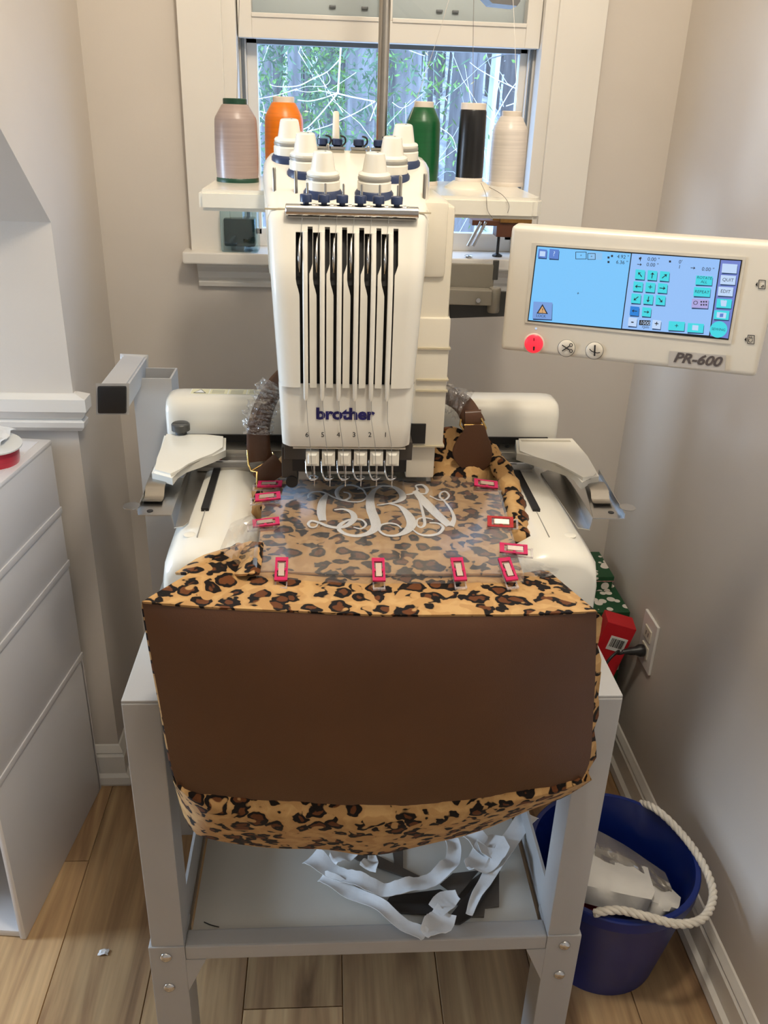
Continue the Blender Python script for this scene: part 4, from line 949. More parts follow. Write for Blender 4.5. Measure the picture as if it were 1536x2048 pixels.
# thread tails
TG = mat('thread_tail_grey', sr(120, 116, 112), 0.6); TGW = mat('thread_tail_white', sr(220, 214, 206), 0.6)
for pts, m, lab in [([(474, 197, .49), (476, 90, .52), (480, -40, .55)], TG, 'thin grey thread rising from the grey cone'), ([(947, 206, .50), (946, 90, .53), (949, -60, .55)], TG, 'thin dark thread rising from the black spool'),
                    ([(1034, 212, .49), (1029, 60, .53), (1025, -20, .55)], TGW, 'thin white thread rising from the white cone'), ([(818, 240, .60), (850, 150, .59), (880, 60, .57), (915, -60, .56)], TGW, 'thin pale thread rising from the green cone'),
                    ([(962, 366, .44), (972, 390, .428), (975, 420, .427), (985, 436, .427)], TG, 'loose dark thread end hanging over the right tray edge'), ([(978, 374, .43), (1005, 390, .428), (1018, 410, .427), (1015, 426, .427)], TG, 'curled dark thread end hanging beside the white cone')]:
    P = spline([U(a, b, 'Y', y) for a, b, y in pts], 5)
    tag(obj('loose_thread', tube(B(), P, 0.00038, n=5), m, smooth=60), lab, 'thread')

# ================================================================== ON THE WINDOW SILL
zs = 1.0772
c = U(490, 488, 'Z', zs); cx, cy = c.x, 0.925
t = thing('glass_candle', 'square dark green glass candle on the left of the window sill', 'candle', (cx, cy, zs))
bm = B(); s, h = 0.036, 0.078
obj('glass_jar', bx(cx-s, cx+s, cy-s*.75, cy+s*.75, zs, zs+h, ), clear('jar_glass', (0.75, 0.9, 0.95, 1), 0.35, 0.05), t, bevel=0.005, smooth=40)
obj('candle_wax', bx(cx-s+.006, cx+s-.006, cy-s*.75+.006, cy+s*.75-.006, zs+.010, zs+h-.016), mat('dark_green_wax', sr(12, 44, 40), 0.25, var=0.2, coat=0.5), t, bevel=0.004, smooth=40)
BRASS = mat('aged_brass', sr(150, 112, 62), 0.4, 0.8, var=0.3, scale=60); WOODD = mat('dark_walnut', sr(92, 52, 30), 0.45, var=0.3, scale=30, stretch=(0.2, 1, 1))
c = U(1010, 470, 'Y', 0.925); cx, cy = c.x, 0.925
t = thing('vintage_attachment', 'antique brass and wood gadget with chrome rods on the right of the sill', 'ornament', (cx, cy, zs))
def yb(px0, px1, py0, py1, y0, y1, name, m, bev=0.0015):
    a = U(px0, py1, 'Y', y0); b = U(px1, py0, 'Y', y0); return obj(name, bx(a.x, b.x, y0, y1, a.z, b.z), m, t, bevel=bev)
yb(944, 1062, 443, 451, 0.905, 0.945, 'wooden_arm', WOODD); yb(985, 1060, 430, 444, 0.91, 0.94, 'brass_block', BRASS); yb(992, 1035, 450, 474, 0.905, 0.945, 'wooden_body', WOODD)
yb(1000, 1065, 436, 446, 0.900, 0.912, 'brass_plate', BRASS)
q = U(997, 478, 'Y', 0.925); obj('pedestal', lathe(B(), [(0.010, zs-q.z), (0.010, zs-q.z+.003), (0.003, zs-q.z+.006), (0.003, 0.03)], (q.x, 0.925, q.z), n=20), BLACKP, t, smooth=40)
for dx in (0, 10): 
    a = U(962+dx, 444, 'Y', 0.90); b = U(936+dx, 492, 'Y', 0.90); obj('chrome_rod', tube(B(), [a, (a+b)/2, b], 0.0032, n=10), CHROME, t, smooth=60)
a = U(934, 494, 'Y', 0.90); obj('chrome_foot', lathe(B(), [(0.008, 0), (0.008, .004), (0.004, .006)], (a.x+.004, .90, zs), n=16), CHROME, t, smooth=40)
tag(obj('pen', tube(B(), [U(868, 442, 'Y', .93), U(905, 436, 'Y', .93)], 0.003, n=10), WOODD, t, smooth=60))
a = U(1005, 495, 'Z', zs)
o = obj('printed_card', bx(a.x-.028, a.x+.03, a.y-.015, a.y+.015, zs, zs+.0012), mat('red_white_card', sr(178, 120, 104), 0.6, var=0.5, scale=140)); tag(o, 'small red patterned card lying on the sill under the brass gadget', 'card')

# ================================================================== THE BAG
bag = thing('duffel_bag', 'leopard plush weekender bag with a brown leather panel hooped on the machine', 'bag', (0, -0.03, 0.52))
ZH = 0.862
def bulge(u, v, a=0.022): return a*(1-(2*u-1)**4)*(1-(2*v-1)**4)
# brown front panel
top = spline([(284, 1203), (420, 1214), (600, 1222), (760, 1229), (930, 1229), (1060, 1228), (1193, 1222)], 6)
bot = spline([(358, 1580), (400, 1597), (560, 1612), (740, 1621), (880, 1616), (1010, 1597), (1100, 1582), (1160, 1566)], 6)
lef = spline([(284, 1203), (300, 1300), (322, 1420), (342, 1530), (358, 1580)], 6)
rig = spline([(1193, 1222), (1191, 1340), (1186, 1440), (1180, 1520), (1160, 1566)], 6)
top2 = [Vector((p[0], p[1])) for p in top]; V2 = lambda L: [Vector((p[0], p[1])) for p in L]
NU, NV = 40, 26
G = coons(V2(top), V2(bot), V2(lef), V2(rig), NU, NV)
def panel_pt(p, u, v, off=0.0): return U(p.x, p.y, 'Y', -0.058 - bulge(u, v, 0.014) - 0.010*v + off)
rows = [[panel_pt(G[j][i], i/(NU-1), j/(NV-1)) for i in range(NU)] for j in range(NV)]
bm = B(); grid(bm, rows); bmesh.ops.recalc_face_normals(bm, faces=bm.faces[:]); bmesh.ops.solidify(bm, geom=bm.faces[:], thickness=0.003)
obj('leather_panel', bm, LEATHER, bag, smooth=60, label='smooth brown leather front panel')
# body: loft of closed loops would hide the fold; build the visible shells as one continuous sheet from hoop to underside and back
hoopf = spline([(462, 1098), (500, 1118), (520, 1140), (640, 1147), (760, 1147), (900, 1147), (1040, 1146), (1075, 1140), (1098, 1142)], 6)
HF = resample(V2(hoopf), NU)
loA = spline([(340, 1500), (352, 1575), (372, 1640), (392, 1668), (450, 1688), (560, 1697), (650, 1699), (745, 1711), (850, 1690), (960, 1662), (1060, 1620), (1120, 1597), (1172, 1566), (1194, 1500)], 6)
low = spline([(346, 1560), (376, 1650), (420, 1678), (540, 1696), (650, 1699), (745, 1711), (850, 1690), (960, 1662), (1060, 1620), (1130, 1594), (1184, 1560)], 6)
LO = resample(V2(low), NU); TOPP = resample(V2(top), NU); BOT = resample(V2(bot), NU)
sheet = []
def dz(i, a): return a*math.sin(i*0.9)+0.6*a*math.sin(i*2.3+1)
# rows from the hooped edge over the front crease
for k in range(9):
    w = k/8; row = []
    for i in range(NU):
        u = i/(NU-1); e = max(0, 1-min(u, 1-u)*7)
        p = HF[i].lerp(TOPP[i], w)
        yv = 0.026*(1-w) + (-0.0600)*w + e*0.03*(1-w)
        pt = U(p.x, p.y, 'Y', yv); row.append(pt + Vector((0, 0, dz(i, 0.0012)*math.sin(w*3.1))))
    sheet.append(row)
# behind the leather panel
for j in range(1, NV-1, 2):
    v = j/(NV-1); row = []
    for i in range(NU):
        u = i/(NU-1); q = panel_pt(G[j][i], u, v, 0.006)
        if i == 0: q = U(G[j][i].x-3, G[j][i].y, 'Y', -0.05)
        if i == NU-1: q = U(G[j][i].x+8+5*math.sin(j), G[j][i].y, 'Y', -0.046)
        row.append(q)
    sheet.append(row)
for k in range(1, 8):
    w = k/7; row = []
    for i in range(NU):
        p = BOT[i].lerp(LO[i], w); yv = -0.070 - 0.010*math.sin(math.pi*w) + 0.055*w*w
        row.append(U(p.x, p.y, 'Y', yv + dz(i, 0.002)*math.sin(w*3)))
    sheet.append(row)
last = sheet[-1]
for dyy, up in [(0.008, 0.004), (0.010, 0.03)]:
    sheet.append([Vector((p.x*0.99, min(-0.006, p.y+dyy), p.z+up)) for p in last])
sheet.append([Vector((p.x*0.97, -0.006, 0.74)) for p in last])
bm = B(); grid(bm, sheet); obj('bag_body', bm, LEO, bag, smooth=70)
# hooped flat top
P4 = coons(V2([(527, 958), (760, 960), (992, 966)]), V2([(513, 1141), (700, 1147), (900, 1147), (1046, 1146)]), V2([(527, 958), (522, 1050), (513, 1141)]), V2([(992, 966), (1015, 1050), (1046, 1146)]), 24, 16)
rows = [[U(p.x, p.y, 'Z', ZH + 0.0006*math.sin(i*.8+j)) for i, p in enumerate(r)] for j, r in enumerate(P4)]
bm = B(); grid(bm, rows); bmesh.ops.recalc_face_normals(bm, faces=bm.faces[:]); bmesh.ops.solidify(bm, geom=bm.faces[:], thickness=0.003); hooped = obj('hooped_panel', bm, LEO, bag, smooth=60)
# bag folds bunched behind and beside the hoop
def puff(pts, wx, hz):
    P = spline(pts, 8); rows = []
    for i, p in enumerate(P):
        d = (P[min(i+1, len(P)-1)]-P[max(i-1, 0)]); d.z = 0; d.normalize(); n = Vector((-d.y, d.x, 0)); k = 1+0.12*math.sin(i*1.1)+0.08*math.sin(i*2.7)
        rows.append([p + n*wx*k*math.cos(a*math.pi/7) + Vector((0, 0, hz*k*math.sin(a*math.pi/7)*(1 if a <= 7 else .5))) for a in range(14)])
    bm = B(); vs = grid(bm, rows, close=True); bm.faces.new(vs[0]); bm.faces.new(vs[-1][::-1]); return bm
obj('bag_fold', puff([(-0.142, 0.215, 0.840), (-0.146, 0.28, 0.846), (-0.128, 0.330, 0.858), (-0.07, 0.33, 0.876), (0.02, 0.335, 0.878), (0.07, 0.335, 0.884)], 0.018, 0.019), LEO, bag, smooth=70)
# tall back wall at the right
back = coons(V2([(862, 858), (905, 852), (940, 865), (975, 880)]), V2([(862, 975), (930, 985), (975, 1000), (1000, 1030)]), V2([(862, 858), (860, 915), (862, 975)]), V2([(975, 880), (1003, 925), (1015, 985), (1000, 1030)]), 18, 14)
rows = [[U(p.x, p.y, 'Y', 0.335 - 0.05*(j/13)**1.5 - 0.02*math.sin(i*.5+j*.4)*0.4) for i, p in enumerate(r)] for j, r in enumerate(back)]
bm = B(); grid(bm, rows); bmesh.ops.recalc_face_normals(bm, faces=bm.faces[:]); bmesh.ops.solidify(bm, geom=bm.faces[:], thickness=0.006); obj('bag_fold', bm, LEO, bag, smooth=70)
obj('bag_fold', puff([(0.175, 0.33, 0.890), (0.192, 0.29, 0.872), (0.196, 0.24, 0.858), (0.190, 0.18, 0.852), (0.186, 0.13, 0.842)], 0.015, 0.013), LEO, bag, smooth=70)
# left flap rising beside the hoop
fl = coons(V2([(455, 1095), (500, 1082), (528, 1085)]), V2([(350, 1145), (440, 1150), (520, 1146)]), V2([(455, 1095), (400, 1112), (350, 1145)]), V2([(528, 1085), (524, 1120), (520, 1146)]), 14, 8)
rows = [[U(p.x, p.y, 'Y', 0.075 - 0.062*(j/7) - 0.01*math.sin(i*.7)) for i, p in enumerate(r)] for j, r in enumerate(fl)]
bm = B(); grid(bm, rows); bmesh.ops.recalc_face_normals(bm, faces=bm.faces[:]); bmesh.ops.solidify(bm, geom=bm.faces[:], thickness=0.003); obj('bag_fold', bm, LEO, bag, smooth=70)
# monogram
def cv(x, y): return (480+x/2.56, 920+y/2.56)
def satin(pts, ws, zoff):
    P = [U(*cv(*p), 'Z', ZH+zoff) for p in pts]; Q = [Vector((p.x, p.y, p.z, w)) for p, w in zip(P, ws)] if False else None
    S = spline(P, 7); Wd = spline([(w, 0, 0) for w in ws], 7); bm = B(); L, Rr = [], []
    for i, p in enumerate(S):
        d = (S[min(i+1, len(S)-1)]-S[max(i-1, 0)]).normalized(); n = Vector((-d.y, d.x, 0)); w = max(0.0009, Wd[i].x/2.56/1900*0.62)
        L.append([p+n*w, p+n*w*.55+Vector((0, 0, .0008)), p-n*w*.55+Vector((0, 0, .0008)), p-n*w])
    grid(bm, L); return bm
strokes = [
 ([(352, 197), (350, 180), (372, 165), (425, 165), (490, 195), (560, 213), (620, 212), (650, 188), (636, 165)], [8, 12, 14, 14, 12, 10, 10, 10, 6]),
 ([(446, 172), (424, 210), (416, 265), (424, 312)], [18, 40, 46, 36]),
 ([(400, 322), (388, 342), (362, 344), (350, 326), (366, 312), (405, 320), (450, 338), (500, 346), (550, 334), (584, 300), (572, 268), (530, 252), (482, 256)], [6, 10, 12, 14, 16, 18, 24, 26, 30, 34, 28, 18, 8]),
 ([(530, 165), (560, 172), (562, 192), (530, 206), (502, 190), (498, 158), (528, 133), (580, 130), (630, 152), (645, 178)], [8, 12, 14, 16, 20, 26, 26, 18, 12, 8]),
 ([(730, 133), (690, 152), (668, 195), (670, 250), (690, 305), (694, 345), (660, 374), (600, 388), (540, 378), (506, 352), (520, 325), (565, 305), (620, 305), (645, 330), (620, 352), (582, 345)], [10, 24, 40, 50, 52, 48, 36, 28, 24, 24, 22, 16, 12, 12, 10, 6]),
 ([(600, 150), (660, 140), (720, 133), (785, 138), (824, 165), (832, 195), (800, 215), (750, 225), (700, 232)], [6, 10, 14, 26, 38, 36, 22, 10, 6]),
 ([(770, 225), (822, 240), (864, 285), (878, 330), (850, 366), (800, 386), (748, 384), (714, 360), (722, 334), (765, 324), (805, 332), (828, 352)], [6, 24, 46, 50, 40, 22, 16, 14, 14, 12, 10, 6]),
 ([(850, 178), (882, 172), (908, 152), (900, 132), (935, 128), (958, 150), (950, 172), (925, 172)], [8, 14, 14, 10, 18, 20, 12, 6]),
 ([(905, 160), (925, 225), (942, 295), (945, 330), (925, 345), (905, 330), (910, 304), (945, 295), (990, 306)], [10, 14, 16, 16, 14, 12, 12, 10, 6]),
 ([(898, 160), (945, 212), (1005, 275), (1076, 338)], [34, 54, 54, 44]),
 ([(1078, 340), (1096, 300), (1082, 258), (1050, 214), (1024, 190), (1028, 168), (1052, 162), (1070, 182), (1050, 204), (1015, 204), (972, 184)], [34, 22, 14, 12, 12, 12, 12, 12, 10, 8, 6]),
 ([(970, 322), (1015, 325), (1040, 345), (1020, 374), (970, 386), (920, 380), (886, 358)], [6, 12, 16, 18, 20, 14, 8])]
for i, (pts, ws) in enumerate(strokes):
    obj('monogram_stitching', satin(pts, ws, 0.0008+0.0004*(i % 4)), THREADW, hooped, smooth=60)
# clear film over the hoop
film_l = [(524, 953), (505, 1050), (470, 1040), (450, 1075), (498, 1090), (512, 1143)]
F4 = coons(V2([(528, 955), (760, 957), (925, 950), (996, 962)]), V2([(512, 1143), (700, 1149), (900, 1149), (1048, 1147)]), V2([(528, 955), (520, 1050), (512, 1143)]), V2([(996, 962), (1020, 1050), (1048, 1147)]), 26, 18)
rows = [[U(p.x, p.y, 'Z', ZH+0.0042 + 0.0006*math.sin(i*.9)*math.cos(j*.7)) for i, p in enumerate(r)] for j, r in enumerate(F4)]
rows.append([Vector((p.x, p.y-0.003, p.z-0.010)) for p in rows[-1]])
ft = thing('clear_film', 'clear plastic topping film clipped over the leopard panel and monogram', 'film', (0, 0.15, ZH))
bm = B(); grid(bm, rows); obj('film_sheet', bm, FILM, ft, smooth=60)
for pts, name in [(([(500, 1030), (520, 1048)], [(440, 1098), (500, 1150), (513, 1146)], [(500, 1030), (462, 1045), (440, 1098)], [(520, 1048), (516, 1100), (513, 1146)]), 'film_corner'),
                  (([(1030, 1100), (1060, 1118), (1118, 1138)], [(1046, 1150), (1085, 1156), (1112, 1148)], [(1030, 1100), (1038, 1125), (1046, 1150)], [(1118, 1138), (1116, 1143), (1112, 1148)]), 'film_corner')]:
    g = coons(*[V2(q) for q in pts], 10, 10); rows = [[U(p.x, p.y, 'Y', 0.05 - 0.03*(j/9) + 0.010*math.sin(i*1.3+j*.8)) for i, p in enumerate(r)] for j, r in enumerate(g)]
    bm = B(); grid(bm, rows); obj(name, bm, FILM, ft, smooth=60)
# straps
def strap(pts, w, th, name, m=LEATHER):
    P = spline(pts, 6); rows = []
    for i, p in enumerate(P):
        d = (P[min(i+1, len(P)-1)]-P[max(i-1, 0)]).normalized(); side = d.cross(Vector((0, -1, 0.2))).normalized()
        nn = side.cross(d).normalized(); ww = w[0]+(w[1]-w[0])*i/(len(P)-1)
        rows.append([p+side*ww*c+nn*th*s for c, s in [(-1, -.4), (-.7, -1), (.7, -1), (1, -.4), (1, .4), (.7, 1), (-.7, 1), (-1, .4)]])
    bm = B(); vs = grid(bm, rows, close=True); bm.faces.new(vs[0]); bm.faces.new(vs[-1][::-1]); return obj(name, bm, m, bag, smooth=60)
q = lambda a, b, y: U(a, b, 'Y', y)
strap([q(521, 922, .300), (q(517, 890, .306)), q(518, 850, .32), q(530, 810, .335), q(549, 775, .35), q(575, 745, .37)], (0.0175, 0.0125), 0.004, 'strap')
strap([q(516, 962, .270), q(535, 946, .276), q(562, 926, .285)], (0.012, 0.016), 0.003, 'strap_tab')
bm = B(); tube(bm, [q(495, 900, .292), q(497, 930, .284), q(503, 942, .276), q(514, 944, .270), q(514, 972, .262)], 0.0015, n=8); tube(bm, [q(545, 905, .292), q(549, 915, .286), q(503, 942, .276)], 0.0012, n=8); obj('strap_ring', bm, GOLD, bag, smooth=60)
strap([q(852, 782, .36), q(895, 790, .345), q(925, 808, .335), q(943, 836, .325), q(948, 848, .32)], (0.012, 0.0165), 0.005, 'strap')
ck = resample(V2(spline([(930, 852), (965, 850), (975, 870), (985, 905), (975, 935), (948, 945), (918, 932), (905, 905), (915, 880), (926, 865)], 6)), 40)
bm = prism(B(), [q(p.x, p.y, .300) for p in ck], (0, 0.004, 0)); obj('strap_tab', bm, LEATHER, bag, bevel=0.001)
bm = B(); tube(bm, [q(922, 838, .305), q(920, 850, .303), q(930, 862, .302)], 0.0014, n=8); tube(bm, [q(962, 836, .305), q(972, 856, .303), q(968, 870, .302)], 0.0014, n=8); tube(bm, [q(928, 850, .302), q(966, 850, .302)], 0.0014, n=8); obj('strap_ring', bm, GOLD, bag, smooth=60)
strap([q(930, 838, .310), q(962, 836, .310)], (0.012, 0.012), 0.004, 'strap_loop')
# plastic wrap round the straps
def wrap(pts, r, seed):
    rn = random.Random(seed); P = spline(pts, 8); rows = []
    for i, p in enumerate(P):
        d = (P[min(i+1, len(P)-1)]-P[max(i-1, 0)]).normalized(); u = d.cross(Vector((0, 1, 0))).normalized(); v = d.cross(u)
        rows.append([p+(u*math.cos(a*math.pi/7)+v*.6*math.sin(a*math.pi/7))*r*(1+rn.uniform(-.28, .3)) for a in range(14)])
    bm = B(); grid(bm, rows, close=True); return bm
obj('plastic_wrap', wrap([q(516, 868, .312), q(518, 835, .318), q(532, 800, .325), q(550, 770, .335)], 0.0195, 5), WRAP, bag)
obj('plastic_wrap', wrap([q(870, 800, .345), q(900, 800, .335), q(930, 815, .325)], 0.0185, 8), WRAP, bag)
bm = B(); g = coons(V2([(893, 772), (925, 776), (950, 782)]), V2([(893, 800), (915, 806), (930, 812)]), V2([(893, 772), (893, 800)]), V2([(950, 782), (930, 812)]), 8, 6); rn = random.Random(2)
grid(bm, [[q(p.x, p.y, .33+rn.uniform(-.008, .008)) for p in r] for r in g]); obj('plastic_wrap', bm, WRAP, bag)

# ================================================================== SEWING CLIPS
def make_clip(col, label):
    t = thing('sewing_clip', label, 'clip', (0, 0, 0), group='sewing clips round the film'); w, l = 0.0072, 0.019
    bm = B()   # upper jaw: frame round an opening, raised tail
    def sl(y): return 0.0035 + 0.0035*max(0, (y+0.003)/0.02)
    for a in [(-w, -w+.0026, -l*.75, l), (w-.0026, w, -l*.75, l)]: box(bm, a[0], a[1], a[2], a[3], .0025, .0050)
    for a in [(-l*.75, -l*.50), (-l*.02, l*.16), (l*.72, l)]: box(bm, -w, w, a[0], a[1], .0025, .0052)
    obj('upper_jaw', bm, col, t, local=True)
    bm = B(); box(bm, -w*.95, w*.95, -l*1.15, -l*1.02, -.003, -.0005); box(bm, -w*.95, -w*.95+.0014, -l*1.1, l*.8, -.003, -.0012); box(bm, w*.95-.0014, w*.95, -l*1.1, l*.8, -.003, -.0012); box(bm, -w*.95, w*.95, l*.55, l*.8, -.003, -.0012)
    obj('lower_jaw', bm, CLEARP, t, local=True)
    bm = B(); box(bm, -w*.45, w*.45, -l*.45, l*.55, .0048, .0058); box(bm, -w*.45, w*.45, l*.50, l*.56, -.003, .0058); obj('clip_spring', bm, mat('clip_metal', sr(226, 206, 196), 0.25, 0.9, var=0.05), t, local=True)
    return t
def basis(fwd, upv):   # local -Y points along fwd (the open end), local Z near upv
    y = -Vector(fwd).normalized(); z = (Vector(upv) - y*Vector(upv).dot(y)).normalized(); x = y.cross(z)
    return Matrix((x, y, z)).transposed()
ZF = ZH+0.0055
def place(t, px, py, z, fwd, upv):
    p = U(px, py, 'Z', z); t.matrix_world = Matrix.Translation(p) @ basis(fwd, upv).to_4x4()
pk = make_clip(PINK, 'pink clear sewing clip at the left of the front film edge'); place(pk, 563, 1146, ZF, (0, -1, -0.38), (0, -0.3, 1))
spots = [(757, 1147, (0, -1, -0.38), (0, -.3, 1), 'pink sewing clip in the middle of the front film edge'), (917, 1146, (0.05, -1, -0.38), (0, -.3, 1), 'pink sewing clip second from the right on the front film edge'), (1016, 1146, (0.16, -1, -0.38), (0, -.3, 1), 'pink sewing clip at the right corner of the front film edge'),
         (537, 973, (-1, 0.06, -.05), (0, -.15, 1), 'pink sewing clip nearest the left strap, topmost of three'), (533, 998, (-1, -0.05, -.10), (0, -.3, 1), 'pink sewing clip below the topmost clip beside the left strap'), (529, 1050, (-1, -0.10, -.08), (0, -.2, 1), 'pink sewing clip alone halfway down the left film edge'),
         (974, 972, (1, -0.06, -.10), (0.1, -.35, 1), 'dark pink sewing clip below the round leather tab'), (1030, 1102, (1, -.10, -.05), (0, -.45, 1), 'pink sewing clip lowest on the right film edge')]
for px, py, fw, up, lab in spots:
    c = dup(pk, (0, 0, 0), None, lab); place(c, px, py, ZF, fw, up)
rc = make_clip(REDP, 'bright red sewing clip halfway down the right film edge'); place(rc, 1003, 1046, ZF, (1, -.02, -.05), (0, -.75, .8))
# ================================================================== LOWER SHELF
def flat_strip(pts, ws, z, th, name, m, label, cat, curl=0.0, group=None):
    P = spline([U(a, b, 'Z', z) for a, b in pts], 6); Wd = spline([(w, 0, 0) for w in ws], 6); rows = []; rn = random.Random(len(label))
    for i, p in enumerate(P):
        d = (P[min(i+1, len(P)-1)]-P[max(i-1, 0)]).normalized(); n = Vector((-d.y, d.x, 0)); w = Wd[i].x; h = curl*(0.5+0.5*math.sin(i*.6))+rn.uniform(0, curl*.3)
        rows.append([p+n*w+Vector((0, 0, h)), p+n*w*.3+Vector((0, 0, h*.4)), p-n*w*.3+Vector((0, 0, h*.3)), p-n*w+Vector((0, 0, h*.8))])
    bm = B(); grid(bm, rows); bmesh.ops.recalc_face_normals(bm, faces=bm.faces[:]); bmesh.ops.solidify(bm, geom=bm.faces[:], thickness=th)
    return tag(obj(name, bm, m, smooth=50), label, cat, group)
z0 = ZSH+0.0035
FRG = mat('hoop_frame_grey', sr(112, 106, 100), 0.45, 0.55, var=0.08); FRD = mat('hoop_frame_dark', sr(66, 62, 60), 0.5, 0.3, var=0.1)
def frame_plate(pts, z, th, name, m, label):
    bm = prism(B(), [U(a, b, 'Z', z) for a, b in pts], (0, 0, th)); return tag(obj(name, bm, m, bevel=0.0006), label, 'frame', 'metal hoop frames on the shelf')
frame_plate([(905, 1790), (975, 1738), (998, 1745), (998, 1815), (970, 1818), (968, 1836), (925, 1836)], ZSH+.0002, .003, 'hoop_frame', FRG, 'grey metal hoop frame lying flat at the right of the shelf pile')
frame_plate([(783, 1690), (806, 1690), (806, 1745), (790, 1740)], ZSH+.0002, .003, 'hoop_frame', FRG, 'narrow grey metal frame under the bag at the back of the pile')
frame_plate([(700, 1712), (745, 1708), (842, 1756), (830, 1764), (715, 1722)], ZSH+.0040, .003, 'hoop_frame', FRG, 'long slanting grey metal frame bar behind the white ring')
frame_plate([(780, 1795), (880, 1782), (900, 1790), (870, 1832), (800, 1828), (772, 1808)], ZSH+.0040, .004, 'hoop_frame', FRD, 'dark metal frame inside the white stabiliser ring')
frame_plate([(893, 1842), (985, 1728), (1000, 1744), (942, 1836), (920, 1850), (905, 1850)], ZSH+.0080, .003, 'hoop_frame', FRD, 'dark flat metal bar crossing the right of the pile')
frame_plate([(880, 1770), (905, 1748), (958, 1742), (915, 1795)], ZSH+.0125, .002, 'hoop_frame', FRG, 'short grey metal bar on top of the pile beside the ring')
zb = ZSH+.020
flat_strip([(620, 1716), (655, 1738), (705, 1762), (765, 1780), (815, 1778), (870, 1757), (898, 1735), (908, 1705), (900, 1680)], [.018, .014, .012, .012, .012, .012, .012, .011, .011], zb, .0008, 'stabiliser_ring', PAPER, 'white torn stabiliser ring on the lower shelf', 'stabiliser', .010, 'stabiliser scraps on the shelf')
flat_strip([(642, 1756), (690, 1780), (750, 1810), (800, 1845), (850, 1876)], [.010, .012, .010, .010, .010], zb-.003, .0008, 'stabiliser_strip', PAPER, 'long white stabiliser strip hanging over the front rail', 'stabiliser', .008, 'stabiliser scraps on the shelf')
flat_strip([(848, 1872), (875, 1850), (893, 1828)], [.008, .020, .016], zb-.001, .0008, 'stabiliser_strip', PAPER, 'white torn stabiliser end folded at the front of the pile', 'stabiliser', .010, 'stabiliser scraps on the shelf')
flat_strip([(872, 1822), (895, 1800), (915, 1792)], [.014, .016, .008], zb+.003, .0008, 'stabiliser_strip', PAPER, 'small square white stabiliser piece on the dark bar', 'stabiliser', .004, 'stabiliser scraps on the shelf')
flat_strip([(1060, 1630), (1035, 1660), (1005, 1705), (975, 1755), (950, 1800), (938, 1830)], [.016, .014, .014, .010, .007, .005], zb+.006, .0008, 'stabiliser_strip', PAPER, 'long white stabiliser strip along the right of the pile', 'stabiliser', .006, 'stabiliser scraps on the shelf')
flat_strip([(935, 1672), (965, 1695), (985, 1700), (960, 1728), (935, 1742)], [.012, .018, .026, .022, .010], zb+.006, .0008, 'stabiliser_strip', PAPER, 'wide crumpled white stabiliser sheet at the back of the pile', 'stabiliser', .014, 'stabiliser scraps on the shelf')
flat_strip([(665, 1725), (690, 1712), (715, 1706)], [.010, .014, .008], zb+.006, .0008, 'stabiliser_strip', PAPER, 'small white stabiliser flap at the left end of the ring', 'stabiliser', .010, 'stabiliser scraps on the shelf')
flat_strip([(735, 1742), (745, 1725), (742, 1708)], [.014, .009, .004], zb+.006, .0008, 'stabiliser_strip', PAPER, 'pointed white stabiliser scrap standing inside the ring', 'stabiliser', .010, 'stabiliser scraps on the shelf')
a = [U(408, 1844, 'Z', ZSH+.001), U(422, 1850, 'Z', ZSH+.0012), U(438, 1854, 'Z', ZSH+.001)]
tag(obj('loose_thread', tube(B(), spline(a, 5), 0.0007, n=6), BLACKP, smooth=60), 'short dark thread lying at the left of the lower shelf', 'thread')
c = U(1055, 1826, 'Z', ZSH); 
# ================================================================== BUCKET
BC = Vector((0.422, 0.197, 0)); BR0, BR1, BH = 0.100, 0.140, 0.222
t = thing('bucket', 'dark blue plastic bucket with a white rope handle beside the stand', 'bucket', BC)
obj('bucket_body', lathe(B(), [(0, 0.004), (BR0-.004, 0.004), (BR0, 0), (BR0+.001, .004), (BR0+.018, .10), (BR1-.006, BH-.024), (BR1-.005, BH-.022), (BR1, BH-.022), (BR1+.001, BH-.002), (BR1-.001, BH), (BR1-.008, BH), (BR1-.010, BH-.02), (BR0+.012, .10), (BR0-.006, .010), (0, .010)], BC, n=56, capb=False, capt=False), BUCKET, t, smooth=40)
def rope(pts, r, name, parent, m):
    P = resample(spline(pts, 14), 130); bm = B(); u = None
    for s in range(3):
        S = []
        for i, p in enumerate(P):
            d = (P[min(i+1, len(P)-1)]-P[max(i-1, 0)]).normalized()
            uu = d.orthogonal().normalized() if u is None else u
            uu = (Vector((0, 0, 1)) - d*d.z).normalized(); v = d.cross(uu); a = i*0.62 + s*2.094
            S.append(p+(uu*math.cos(a)+v*math.sin(a))*r*.55)
        tube(bm, S, r*.62, n=7)
    return obj(name, bm, m, parent, smooth=60)
zr = 0.226
rp = [U(1283, 1607, 'Z', .215), U(1310, 1617, 'Z', .236), U(1352, 1655, 'Z', zr), U(1392, 1705, 'Z', zr), U(1420, 1760, 'Z', zr-.002), U(1425, 1800, 'Z', zr-.002), U(1404, 1838, 'Z', zr), U(1355, 1848, 'Z', zr+.004), U(1290, 1832, 'Z', zr+.010), U(1235, 1820, 'Z', zr+.010), U(1188, 1826, 'Z', zr+.002)]
rope(rp, 0.0062, 'rope_handle', t, ROPE)
